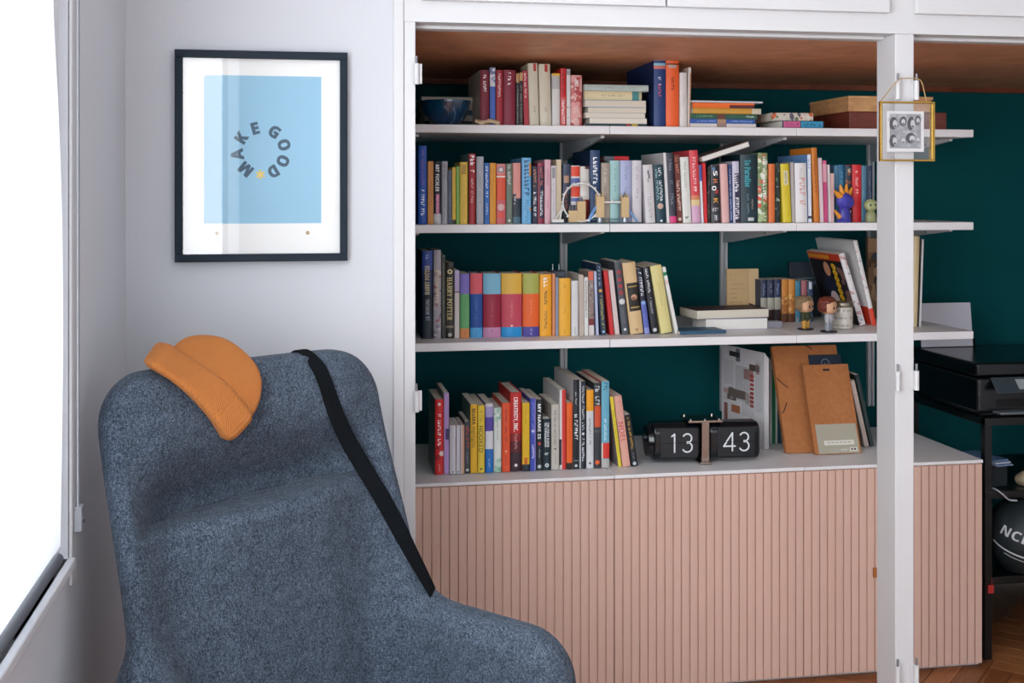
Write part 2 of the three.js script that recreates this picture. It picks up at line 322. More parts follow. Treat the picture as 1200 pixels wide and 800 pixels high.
// ---------- framed poster ----------
{
  const x0 = -0.289, x1 = 0.1085, y0 = 1.337, y1 = 1.831, w = x1 - x0, h = y1 - y0;
  const p = thing('framed_poster', 'dark framed light blue poster reading MAKE GOOD on the white wall', 'poster', (x0 + x1) / 2, y0, -F, 0);
  const dark = M('#0b1c2b', 0.45, 0, { specularIntensity: 0.4 }), t = 0.018;
  mesh('frame', merge([rbox(-w / 2, w / 2, 0, t, 0.0005, 0.026, 0.0015), rbox(-w / 2, w / 2, h - t, h, 0.0005, 0.026, 0.0015), rbox(-w / 2, -w / 2 + t, t, h - t, 0.0005, 0.026, 0.0015), rbox(w / 2 - t, w / 2, t, h - t, 0.0005, 0.026, 0.0015)]), dark, p);
  const [c, g] = canvas(824, 1024);
  g.fillStyle = '#f0efec'; g.fillRect(0, 0, 824, 1024);
  g.fillStyle = '#f4f1ea';
  const W = 824, H = 1024, fx = (f) => f * W, fy = (f) => f * H;
  g.fillStyle = '#93c0d8'; g.fillRect(fx(0.155), fy(0.108), fx(0.699), fy(0.718));
  g.fillStyle = '#3a5568'; g.font = 'bold 78px sans-serif'; g.textAlign = 'center'; g.textBaseline = 'middle';
  g.lineWidth = 5; g.strokeStyle = '#3a5568';
  const cx = fx(0.493), cy = fy(0.475), R = W * 0.141;
  const L = [['M', -140], ['A', -98], ['K', -57], ['E', -15], ['G', 34], ['O', 74], ['O', 114], ['D', 149]];
  for (const [s, a] of L) {
    g.save(); g.translate(cx + R * Math.sin(a * Math.PI / 180), cy - R * Math.cos(a * Math.PI / 180)); g.rotate(a * Math.PI / 180); g.fillText(s, 0, 0); g.strokeText(s, 0, 0); g.restore();
  }
  g.strokeStyle = '#e8c667'; g.lineWidth = 9;
  for (let k = 0; k < 3; k++) { const a = k * Math.PI / 3 + 0.5; g.beginPath(); g.moveTo(cx - 4 - 24 * Math.cos(a), cy + R - 24 * Math.sin(a)); g.lineTo(cx - 4 + 24 * Math.cos(a), cy + R + 24 * Math.sin(a)); g.stroke(); }
  const pr = mesh('print', new THREE.PlaneGeometry(w - 0.01, h - 0.01).translate(0, h / 2, 0.012), printMat(c, 0.7), p);
  for (const f of [0.239, 0.765]) mesh('eyelet', new THREE.TorusGeometry(0.0028, 0.0014, 8, 20).translate((f - 0.5) * w, h * (1 - 0.865), 0.013), M('#b08d52', 0.35, 0.9), pr);
  mesh('glass', box(-w / 2 + t, w / 2 - t, t, h - t, 0.0185, 0.0195), new THREE.MeshPhysicalMaterial({ color: 0xffffff, transmission: 1, thickness: 0, roughness: 0.02, ior: 1.5, specularIntensity: 0.6 }), p);
}

// ---------- armchair ----------
const CHAIR = new THREE.Vector3(-0.105, 0, -2.425), CHAIR_TURN = 35.4 * Math.PI / 180;
const hwAt = (y) => lerp(0.32, 0.312, sstep(0.6, 1.15, y));
const tiltAt = (y) => (1.165 - y) * 0.16;
const wingAt = (x, y) => 0.1 * sstep(0.12, 0.34, Math.abs(x)) * lerp(1, 0.28, sstep(0.66, 1.12, y));
function backFront(x, y) {
  const crease = 0.895 + 0.05 * x;
  const up = Math.max(0, y - crease), wide = 1 - sstep(0.19, 0.3, Math.abs(x));
  const head = (0.03 * sstep(0.02, 0.16, up) * (1 - 0.6 * sstep(1.06, 1.18, y)) - 0.06 * Math.exp(-((up / 0.09) ** 2)) * (y > crease ? 1 : 0)) * wide;
  return tiltAt(y) + wingAt(x, y) + head;
}
function lumbarPad(x, y, z) {              // the padded lower back: its rounded top edge makes the crease
  const crease = 0.9 + 0.05 * x, mid = 1 - sstep(0.1, 0.3, Math.abs(x));
  const zf = tiltAt(y) + wingAt(x, y) - 0.022 + 0.085 * mid;
  return extr(sdBox2(x, y - (crease + 0.3) / 2, 0.27, (crease - 0.3) / 2, 0.03), Math.max(z - zf, tiltAt(y) + wingAt(x, y) - 0.06 - z), 0.026) * 0.85;
}
function chairShell(x, y, z) {
  const d2 = sdBox2(x, y - 0.72, hwAt(y), 0.445, 0.1);
  const zf = backFront(x, y), zb = tiltAt(y) + wingAt(x, y) - 0.07;
  let d = smin(extr(d2, Math.max(z - zf, zb - z), 0.03) * 0.85, lumbarPad(x, y, z), 0.006);
  const s = Math.sign(x) || 1, ax = 0.27, az = 0.06, bx = 0.392, bz = 0.515, L = Math.hypot(bx - ax, bz - az), ux = (bx - ax) / L, uz = (bz - az) / L;
  const u = (s * x - ax) * ux + (z - az) * uz, p = -(s * x - ax) * uz + (z - az) * ux;
  const top = 0.678 - 0.035 * (u / L), yc = (top + 0.24) / 2;
  const dd = sdBox2(u - L / 2, y - yc, L / 2, (top - 0.24) / 2, 0.1);
  return smin(d, extr(dd, Math.abs(p) - 0.052, 0.048), 0.07);
}
{
  const n = 512;
  const heather = noiseTexture(n, (i, j) => {
    const a = vnoise(i / 1.6, j / 7, 320, 73, 5), b = vnoise(i / 6, j / 1.6, 85, 320, 6), c = vnoise(i / 3, j / 3, 171, 171, 7), d = vnoise(i / 40, j / 40, 13, 13, 8), e = hash(i, j, 9);
    let t = 0.36 * a + 0.26 * b + 0.24 * c + 0.14 * e + 0.07 * (d - 0.5);
    t = clamp((t - 0.5) * 2.1 + 0.5, 0, 1);
    return [lerp(23, 98, t), lerp(32, 110, t), lerp(45, 124, t)];
  });
  const weave = noiseTexture(256, (i, j) => { const v = 255 * clamp(0.45 * vnoise(i / 2, j / 5, 128, 51, 15) + 0.45 * vnoise(i / 5, j / 2, 51, 128, 16), 0, 1); return [v, v, v]; }, false);
  heather.repeat.set(4.2, 4.2); weave.repeat.set(5, 5);
  const fabric = new THREE.MeshPhysicalMaterial({ map: heather, roughness: 0.95, bumpMap: weave, bumpScale: 0.0012, sheen: 0.25, sheenRoughness: 0.6, sheenColor: new THREE.Color(0.5, 0.55, 0.65) });
  const ch = thing('armchair', 'grey blue upholstered high-back armchair standing in the corner by the window', 'armchair', CHAIR.x, 0, CHAIR.z, CHAIR_TURN);
  mesh('shell', boxUV(sdfMesh(chairShell, [-0.5, 0.2, -0.12], [0.5, 1.22, 0.62], 0.007)), fabric, ch);
  const seat = (x, y, z) => extr(sdBox2(x, z - 0.3, 0.285 + 0.06 * z, 0.25, 0.08), Math.abs(y - 0.37) - 0.085 - 0.012 * Math.cos(x * 4), 0.05);
  mesh('seat', boxUV(sdfMesh(seat, [-0.4, 0.25, 0], [0.4, 0.5, 0.6], 0.015)), fabric, ch);
  const leg = M('#2a2a2c', 0.4, 0.6);
  for (const [x, z] of [[-0.24, 0.12], [0.24, 0.12], [-0.26, 0.5], [0.26, 0.5]]) mesh('leg', cyl(0.016, 0.011, 0.29, 0, 0.145, 0, 14).rotateZ(x * 0.3).translate(x + x * 0.16, 0, z), leg, ch);
  // sewn seam where back and arm meet
  const seam = [];
  for (let y = 0.63; y > 0.42; y -= 0.02) { const x = 0.285 - 0.02 * (0.63 - y) / 0.2; let z = 0.7; while (z > -0.1 && chairShell(x, y, z) > 0.0005) z -= Math.max(0.0008, chairShell(x, y, z) * 0.5); seam.push([x, y, z + 0.0006]); }
  mesh('seam', tube(seam, 0.0018, 40, 6), M('#46505f', 0.9), ch);

  // ---- strap over the back ----
  const front = (x, y) => { let z = 0.27; while (z > -0.2) { const d = chairShell(x, y, z); if (d < 0.0006) break; z -= Math.max(0.0006, d * 0.6); } return z; };
  const path = [[0.128, 1.08, -1], [0.134, 1.12, -1], [0.146, 1.168, 0], [0.152, 1.14, 1], [0.16, 1.11, 1], [0.175, 1.05, 1], [0.2, 0.99, 1], [0.228, 0.93, 1], [0.255, 0.87, 1], [0.278, 0.81, 1], [0.296, 0.755, 1], [0.307, 0.712, 1], [0.313, 0.676, 1]];
  const w = 0.0165, L = [], R = [];
  const surf = (x, y, s) => { if (s > 0) return front(x, y) + 0.004; let z = -0.3; while (z < 0.3) { const d = chairShell(x, y, z); if (d < 0.0006) break; z += Math.max(0.0006, d * 0.6); } return s === 0 ? -0.03 : z - 0.004; };
  path.forEach(([x, y, s], i) => {
    const a = path[Math.max(0, i - 1)], b = path[Math.min(path.length - 1, i + 1)];
    const dx = b[0] - a[0], dy = (b[1] - a[1]) || -0.01, l = Math.hypot(dx, dy);
    const nx = Math.abs(dy) / l, ny = (s > 0 ? 1 : 0) * dx / l;
    const yy = s === 0 ? 1.1695 : y;
    const e = (k) => { const px = x + k * w * nx, py = s === 0 ? yy : y + k * w * ny * (dy < 0 ? 1 : -1); return new THREE.Vector3(px, py, surf(px, Math.min(py, 1.156), s)); };
    L.push(e(-1)); R.push(e(1));
  });
  for (const A of [L, R]) for (let k = 0; k < 2; k++) for (let i = 5; i < A.length - 1; i++) A[i].z = Math.max(A[i].z, (A[i - 1].z + A[i + 1].z) / 2);   // pulled taut over the hollows
  const cl = new THREE.CatmullRomCurve3(L), cr = new THREE.CatmullRomCurve3(R), N = 90, pos = [], idx = [];
  for (let i = 0; i <= N; i++) {
    const a = cl.getPoint(i / N), b = cr.getPoint(i / N), t = cl.getTangent(i / N), nn = new THREE.Vector3().subVectors(b, a).cross(t).normalize().multiplyScalar(-0.0012);
    for (const v of [a.clone().add(nn), b.clone().add(nn), b.clone().sub(nn), a.clone().sub(nn)]) pos.push(v.x, v.y, v.z);
  }
  for (let i = 0; i < N; i++) for (let k = 0; k < 4; k++) { const a = i * 4 + k, b = i * 4 + (k + 1) % 4; idx.push(a, b, a + 4, b, b + 4, a + 4); }
  let g = new THREE.BufferGeometry(); g.setAttribute('position', new THREE.Float32BufferAttribute(pos, 3)); g.setIndex(idx); g = g.toNonIndexed(); g.computeVertexNormals();
  g.rotateY(CHAIR_TURN).translate(CHAIR.x, 0, CHAIR.z);
  solid('bag_strap', 'flat black webbing strap hung over the armchair back', 'strap', g, M('#05090e', 0.9, 0, { specularIntensity: 0.35 }));

  // ---- knitted hat lying on the chair's top ----
  // u runs along the folded brim, v towards the crown, w out of the chair back
  const hat = thing('knitted_hat', 'orange knitted beanie with a folded brim on the armchair top', 'hat');
  const crown = (u, v, w) => { const bend = 0.0; return extr(Math.max(sdEll(u - 0.014, v - 0.018, 0, 0.106, 0.122, 1), -v - 0.02), Math.abs(w - bend) - 0.012, 0.0115) + 0.0012 * Math.sin(u * 55) * Math.sin(v * 47 + 1); };
  const brim = (u, v, w) => { const c = 0.008 * Math.sin(u * 16 + 1.2); return extr(sdBox2(u, v + 0.01 - c, 0.122, 0.041, 0.022), Math.abs(w) - 0.022 + 0.003 * Math.cos(u * 18), 0.0175) + 0.0007 * Math.cos(u * 680); };
  const knit = noiseTexture(128, (i, j) => { const t = 0.5 + 0.5 * Math.cos(i / 128 * 2 * Math.PI * 16), q = vnoise(i / 3, j / 3, 43, 43, 30), v = 255 * clamp(0.6 * t + 0.4 * q, 0, 1); return [v, v, v]; }, false);
  knit.repeat.set(20, 20);
  const wool = new THREE.MeshPhysicalMaterial({ color: '#ab672f', roughness: 1, bumpMap: knit, bumpScale: 0.0015, sheen: 0.2, sheenRoughness: 0.5, sheenColor: new THREE.Color(0.9, 0.55, 0.3) });
  const drape = (geo) => {                // bend over the rounded top edge of the chair
    const p = geo.attributes.position, q = new THREE.Vector3();
    const ang = -52 * Math.PI / 180, ca = Math.cos(ang), sa = Math.sin(ang);
    for (let i = 0; i < p.count; i++) {
      q.fromBufferAttribute(p, i);
      const lx = -0.122 + 0.9 * (q.x * ca - q.y * sa), ly = 1.137 + 0.9 * (q.x * sa + q.y * ca);
      let z0; if (ly < 1.13) z0 = backFront(lx, ly) + 0.022; else { z0 = backFront(lx, 1.13) + 0.022 - Math.pow(ly - 1.13, 1.0) * 0.75; }
      p.setXYZ(i, lx, ly > 1.15 ? 1.15 + (ly - 1.15) * 0.8 : ly, z0 + q.z);
    }
    geo.computeVertexNormals();
    return geo;
  };
  hat.position.set(CHAIR.x, 0, CHAIR.z); hat.rotation.y = CHAIR_TURN;
  const mk = (sd, lo, hi, c) => { const gi = sdfMesh(sd, lo, hi, c); drape(gi); return boxUV(gi); };
  mesh('crown', mk(crown, [-0.13, -0.06, -0.04], [0.13, 0.15, 0.04], 0.004), wool, hat);
  mesh('brim', mk(brim, [-0.14, -0.08, -0.04], [0.14, 0.05, 0.04], 0.003), wool, hat);
}

// ---------- books ----------
const CW = 64, CH = 384, COLS = 32;
const atlases = [];
let cells = 0;
function cell() {
  const a = Math.floor(cells / 160), k = cells % 160; cells++;
  if (!atlases[a]) { const [c, g] = canvas(2048, 2048); const tex = canvasTexture(c); atlases[a] = { g, mat: new THREE.MeshStandardMaterial({ map: tex, roughness: 0.5, side: THREE.DoubleSide }) }; }
  return { ...atlases[a], cx: (k % COLS) * CW, cy: Math.floor(k / COLS) * CH };
}
const FONT = { b: 'bold 100px sans-serif', r: '100px sans-serif', s: 'bold 100px serif', t: '100px serif', m: '100px monospace' };
function drawSpine(c, th, h, bg, o) {
  const g = c.g, W = th * 1000, H = h * 1000;
  g.save(); g.beginPath(); g.rect(c.cx, c.cy, CW, CH); g.clip();
  g.translate(c.cx, c.cy); g.scale(CW / W, CH / H);
  g.fillStyle = bg; g.fillRect(0, 0, W, H);
  for (const [f0, f1, col, x0 = 0, x1 = 1] of o.bands || []) { g.fillStyle = col; g.fillRect(x0 * W, f0 * H, (x1 - x0) * W, (f1 - f0) * H); }
  for (const [n, cols, f0 = 0, f1 = 1] of o.dots || []) {      // printed pattern of small patches
    for (let i = 0; i < n; i++) { g.fillStyle = cols[i % cols.length]; const r = W * (0.08 + 0.2 * rnd()); g.beginPath(); g.ellipse(rnd() * W, lerp(f0, f1, rnd()) * H, r, r * (0.6 + rnd() * 1.6), rnd() * 3, 0, 7); g.fill(); }
  }
  for (const [f, r, col, x = 0.5] of o.disc || []) { g.fillStyle = col; g.beginPath(); g.arc(x * W, f * H, r * W, 0, 7); g.fill(); }
  for (const [s, col, f0, f1, size = 0.6, font = 'b', off = 0.5, up = 0] of o.t || []) {
    g.save(); g.fillStyle = col; g.font = FONT[font]; g.textBaseline = 'middle'; g.textAlign = 'left';
    const len = (f1 - f0) * H, w = g.measureText(s).width;
    if (up === 1) { g.translate(off * W, f1 * H); g.rotate(-Math.PI / 2); } else { g.translate(off * W, f0 * H); g.rotate(Math.PI / 2); }
    g.scale(len / w, size * W / 75); g.fillText(s, 0, 4); g.restore();
  }
  for (const [col, f0, f1, size = 0.35, off = 0.5] of o.m || []) {   // lettering too small to read
    g.fillStyle = col; let y = f0 * H; const e = f1 * H, s = size * W;
    while (y < e) { const l = s * (0.35 + rnd() * 0.35); if (rnd() > 0.14) { g.fillRect(off * W - s / 2, y, s, l * 0.3); g.fillRect(off * W - s / 2 + (rnd() > 0.5 ? s * 0.72 : 0), y, s * 0.28, l); if (rnd() > 0.5) g.fillRect(off * W - s * 0.1, y, s * 0.2, l); } y += l * 1.45; }
  }
  g.restore();
}
function spineGeo(th, h, b, c) {
  const P = [], N = 4, zb = -b - 0.0016;
  for (let i = 0; i <= N; i++) { const x = i / N; P.push([x * th, -b * (2 * x - 1) ** 2]); }
  P.push([th, zb], [0, zb]);
  const pos = [], uv = [], nor = [];
  const U = (x) => (c.cx + 1.5 + clamp(x / th, 0, 1) * (CW - 3)) / 2048, V = (y) => 1 - (c.cy + CH - 1.5 - clamp(y / h, 0, 1) * (CH - 3)) / 2048;
  const push = (v, n) => { pos.push(...v); uv.push(U(v[0]), V(v[1])); nor.push(...n); };
  for (let i = 0; i < P.length; i++) {
    const A = P[i], B = P[(i + 1) % P.length], dx = B[0] - A[0], dz = B[1] - A[1], l = Math.hypot(dx, dz), fl = [-dz / l, 0, dx / l];
    const na = i < N ? [(2 * A[0] / th - 1) * 0.6 * (b > 0.001 ? 1 : 0), 0, 1] : fl, nb = i < N ? [(2 * B[0] / th - 1) * 0.6 * (b > 0.001 ? 1 : 0), 0, 1] : fl;
    const a0 = [A[0], 0, A[1]], b0 = [B[0], 0, B[1]], a1 = [A[0], h, A[1]], b1 = [B[0], h, B[1]];
    push(a0, na); push(b0, nb); push(b1, nb); push(a0, na); push(b1, nb); push(a1, na);
  }
  for (const [y, ny] of [[0, -1], [h, 1]]) for (let i = 1; i < P.length - 1; i++) {
    const t = [P[0], P[i], P[i + 1]]; if (ny > 0) t.reverse(); for (const q of t) push([q[0], y, q[1]], [0, ny, 0]);
  }
  const g = new THREE.BufferGeometry();
  g.setAttribute('position', new THREE.Float32BufferAttribute(pos, 3)); g.setAttribute('uv', new THREE.Float32BufferAttribute(uv, 2)); g.setAttribute('normal', new THREE.Float32BufferAttribute(nor, 3));
  return g;
}
const PAGE = ['#e2dccf', '#d9d1c0', '#e6e3dc', '#dcd6c8'].map((c) => M(c, 0.85));
function makeBook(label, group, th, h, d, bg, o = {}) {
  const b = thing(o.name || 'book', label, o.cat || 'book', 0, 0, 0, 0, group);
  const c = cell(); drawSpine(c, th, h, bg, o);
  const hb = !!o.hb, bul = hb ? Math.min(0.005, th * 0.16) : Math.min(0.0015, th * 0.06), cv = Math.min(hb ? 0.0024 : 0.0009, th * 0.2), ins = hb ? 0.0032 : 0.0003, z0 = -bul - 0.0018;
  mesh('spine', spineGeo(th, h, bul, c), c.mat, b);
  mesh('cover', merge([box(0, cv, 0, h, -d, z0), box(th - cv, th, 0, h, -d, z0)]), M(o.cov || bg, 0.5), b);
  mesh('pages', box(cv + 0.0001, th - cv - 0.0001, ins, h - ins, -d + ins, z0 - 0.0005), PAGE[Math.floor(rnd() * 4)], b);
  return b;
}
const usedLabels = new Set();
function unique(l) { if (usedLabels.has(l)) console.log('DUPLICATE LABEL', l); usedLabels.add(l); if (l.split(' ').length > 16) console.log('LONG', l); return l; }
// a row: [left px, right px, top px of the spine in the photograph, colour, description, options]
function row(list, shelfY, Q, place, group, depth = 0.135) {
  for (const [x0, x1, yt, bg, desc, o = {}] of list) {
    const q = o.q || Q, L = xAt(x0, q), R = xAt(x1, q), H = yAt((x0 + x1) / 2, yt, q) - shelfY;
    let th = R - L - 0.0008, h = H - (o.up || 0), rot = 0, px = L, py = shelfY + (o.up || 0);
    if (o.b) {
      const bL = xAt(o.b[0], q), bR = xAt(o.b[1], q), dx = (bL + bR - L - R) / 2;
      rot = Math.atan2(dx, h); th = (Math.min(R - L, bR - bL)) * Math.cos(rot) - 0.0008;
      px = bL; h = Math.hypot(h, dx) - Math.abs(Math.sin(rot)) * th * 0.5;
      if (rot < 0) py += Math.abs(Math.sin(rot)) * th;
    }
    const d = o.d || clamp(h * 0.68, 0.1, 0.19);
    const b = makeBook(unique(desc + ' ' + place), group, th, h, d, bg, o);
    b.position.set(px, py + 0.0003, -q - (rnd() * 0.004)); b.rotation.z = rot;
  }
}
// a lying pile: [left px, right px, top px, bottom px, colour, description, options]; pages = fore-edge to the front
function pile(list, shelfY, Q, place, group, depth = 0.15) {
  let y = shelfY;
  for (const [x0, x1, yt, yb, bg, desc, o = {}] of list) {
    const q = (o.q || Q), L = xAt(x0, q), R = xAt(x1, q), th = depthAt((x0 + x1) / 2, q) * (yb - yt) / FOCAL, d = o.d || depth;
    const b = makeBook(unique(desc + ' ' + place), group, th - 0.0006, R - L, d, bg, o);
    if (o.pages) {
      b.quaternion.setFromAxisAngle(new THREE.Vector3(0, 1, 0), Math.PI + (o.yaw || 0)).multiply(new THREE.Quaternion().setFromAxisAngle(new THREE.Vector3(0, 0, 1), Math.PI / 2));
      b.position.set(L, y + 0.0003, -q - d);
    } else {
      b.quaternion.setFromAxisAngle(new THREE.Vector3(0, 1, 0), o.yaw || 0).multiply(new THREE.Quaternion().setFromAxisAngle(new THREE.Vector3(0, 0, 1), Math.PI / 2));
      b.position.set(R, y + 0.0003, -q);
    }
    y += th;
  }
  return y;
}
const [S1, S2, S3] = SHELF_Y, S4 = CAB_TOP + 0.0016;
const W = '#ffffff', K = '#16202a';

row([
  [563, 574, 82, '#7d2133', 'tall maroon book with pale side next to the thin blue booklet', { cov: '#b9b3a8', hb: 1, d: 0.26, m: [[W, 0.05, 0.38, 0.3]] }],
  [574.5, 581, 79, '#3c63b8', 'thin blue booklet with a white top', { bands: [[0, 0.33, '#d5d5dc'], [0, 0.12, '#8a8fb0']], dots: [[8, ['#9aa6c8', '#e6e6ec', '#6a78a8'], 0.02, 0.3]] }],
  [581.5, 589.5, 82, '#a52a35', 'crimson book with white title right of the blue booklet', { m: [[W, 0.07, 0.48, 0.32]] }],
  [590, 604.5, 82, '#86223a', 'wide maroon book with a short white title', { hb: 1, d: 0.2, m: [[W, 0.05, 0.28, 0.24]] }],
  [605, 609, 86, '#1c1718', 'slim black book with gold top, left of a twin,', { bands: [[0, 0.18, '#b98f5f']], m: [['#c8c0b2', 0.25, 0.95, 0.35]] }],
  [609.2, 613, 85, '#211a1a', 'slim black book with gold top, right of a twin,', { bands: [[0, 0.16, '#c29a6a']], m: [['#c8c0b2', 0.25, 0.95, 0.35]] }],
  [612.5, 618.5, 83, '#a82b38', 'narrow red book squeezed beside tall cream volumes', { b: [614.5, 620.5], m: [[W, 0.05, 0.5, 0.36]] }],
  [618.8, 630.5, 74, '#cfc8b4', 'tall cream volume with red mark, beside narrow red book,', { b: [621, 632.5], hb: 1, bands: [[0.01, 0.13, '#b5312c', 0.55, 0.8]], m: [['#a39c88', 0.7, 0.8, 0.25]] }],
  [631.5, 645, 75, '#d0c9b5', 'tall cream volume with red mark, beside yellow topped book,', { b: [633.3, 646.8], hb: 1, bands: [[0.01, 0.13, '#b5312c', 0.5, 0.75]], m: [['#a39c88', 0.7, 0.8, 0.25]] }],
  [647.2, 656.5, 86, '#d4d3d0', 'pale grey book with a yellow top edge', { bands: [[0, 0.05, '#e8b53a'], [0.05, 0.3, '#b8b7b6']] }],
  [657, 664, 80, '#c71f22', 'bright red tall book with a light red foot', { bands: [[0.5, 1, '#cf5a58']], m: [['#5c1515', 0.1, 0.45, 0.4], [W, 0.55, 0.95, 0.4]] }],
  [664.3, 669, 81, '#d9d5d4', 'thin white book with dotted red marks', { bands: [[0, 0.1, '#9a9aa2']], dots: [[7, ['#c9a08c', '#cfcfd2'], 0, 0.9]] }],
  [669.6, 683, 88, '#c46a68', 'red floral patterned book with white centre stripe', { hb: 1, dots: [[60, ['#d99a96', '#b44d4d', '#dcb0aa']]], bands: [[0.05, 1, '#dcd3d0', 0.34, 0.66]] }],
  [766.5, 780.5, 63, '#1c3c78', 'big navy ring binder with pale blue and red stripes', { name: 'binder', cat: 'binder', d: 0.31, cov: '#16305f', bands: [[0.13, 0.165, '#8fc6d8'], [0.165, 0.21, '#d2736a']], disc: [[0.08, 0.2, '#3a5a90']], m: [[W, 0.32, 0.42, 0.22], ['#d2586a', 0.42, 0.58, 0.24]] }],
  [781, 796.5, 63, '#f0642a', 'bright orange tall book with black elastic band', { hb: 1, d: 0.2, cov: '#e85f28', bands: [[0.135, 0.15, '#2a1a16'], [0.155, 0.195, '#b9aaa0', 0.2, 0.8]], m: [['#7a2a12', 0.32, 0.48, 0.2]] }],
  [797, 805.5, 85, '#dedbd8', 'white book leaning beside the orange book', { d: 0.2, m: [['#b5b2b0', 0.4, 0.6, 0.2]] }],
  [806.5, 810.8, 79, '#d3cbc2', 'thin white board with tan edge', { b: [805.8, 809.5], d: 0.2, bands: [[0.1, 1, '#b88660', 0.6, 1]] }],
], S1, 3.53, 'on the top shelf', 'upright books on the top shelf', 0.15);
pile([
  [686, 758, 145, 148.4, '#1f3d46', 'thin dark green book lying at the pile bottom', { bands: [[0.75, 0.85, '#c8a83c'], [0.66, 0.73, '#b03a3c']] }],
  [691, 758, 138.5, 145, '#d9d6d0', 'white paperback lying second in the pile', { pages: 1 }],
  [686, 756, 132.4, 138.5, '#dcd9d4', 'white paperback lying third in the pile', { pages: 1 }],
  [689, 757, 126, 132.4, '#d6d3cd', 'white paperback lying fourth in the pile', { pages: 1 }],
  [685.5, 757, 117.5, 126, '#d9d7d3', 'white book with blue cover edge lying in the pile', { pages: 1, cov: '#5a9cc4' }],
  [685, 752, 107, 117.5, '#dccfa6', 'cream paperback with teal end lying in the pile', { bands: [[0.83, 0.95, '#4a8a8c'], [0.95, 1, '#b9ad86']], m: [['#a0946c', 0.3, 0.72, 0.18]] }],
  [685, 760, 99, 106.6, '#b4c2bc', 'pale green book lying on top of the pile', { m: [['#8a9a98', 0.3, 0.8, 0.3]] }],
], S1, 3.53, 'on the top shelf', 'books lying in a pile on the top shelf');
pile([
  [809, 886, 144.8, 149.6, '#dcd9d6', 'white booklet at the bottom of the colourful flat pile', { d: 0.2, bands: [[0.4, 0.55, '#9a8078']] }],
  [808.5, 885, 139.6, 144.8, '#2a56a4', 'royal blue booklet in the colourful flat pile', { d: 0.2, m: [['#b8cbe8', 0.08, 0.4, 0.3], ['#b8cbe8', 0.62, 0.95, 0.3]], bands: [[0.42, 0.55, '#b08a70']] }],
  [809, 887, 133.6, 139.6, '#2c5a44', 'dark green booklet in the colourful flat pile', { d: 0.2, bands: [[0.4, 0.52, '#6a3a2c']], m: [['#9ac0a0', 0.1, 0.35, 0.3], [W, 0.84, 0.95, 0.3]] }],
  [811, 892, 126.8, 133.6, '#cf9a40', 'mustard yellow booklet in the colourful flat pile', { d: 0.2, yaw: 0.04, bands: [[0.86, 1, '#d8cdb8']] }],
  [812, 884, 120.6, 126.8, '#ef6f22', 'orange magazine near the top of the colourful flat pile', { d: 0.2, yaw: -0.03, bands: [[0.6, 1, '#5a2530', 0, 0.6]] }],
  [809, 894, 118.4, 120.6, '#c9cdd6', 'thin pale magazine topping the colourful flat pile', { d: 0.2, yaw: 0.05 }],
], S1, 3.53, 'on the top shelf', 'booklets in a flat pile on the top shelf');
pile([
  [917, 965.5, 141.5, 150.4, '#3a4a58', 'grey book with blue and pink labels lying', { d: 0.19, bands: [[0.45, 0.97, '#3aa0cc', 0.1, 0.9], [0.03, 0.43, '#d86a9c', 0.1, 0.9]], m: [['#1d2c3a', 0.5, 0.92, 0.3], ['#7a2c50', 0.08, 0.38, 0.3]] }],
  [905, 953, 132, 141.5, '#cfc9bb', 'cream patterned book lying beside the wooden box', { d: 0.18, yaw: -0.06, dots: [[26, ['#d8d2c4', '#6c7a5c', '#c86a44', '#5c5c6c', '#e4dfd4']]] }],
], S1, 3.53, 'on the top shelf', 'books lying by the wooden box');

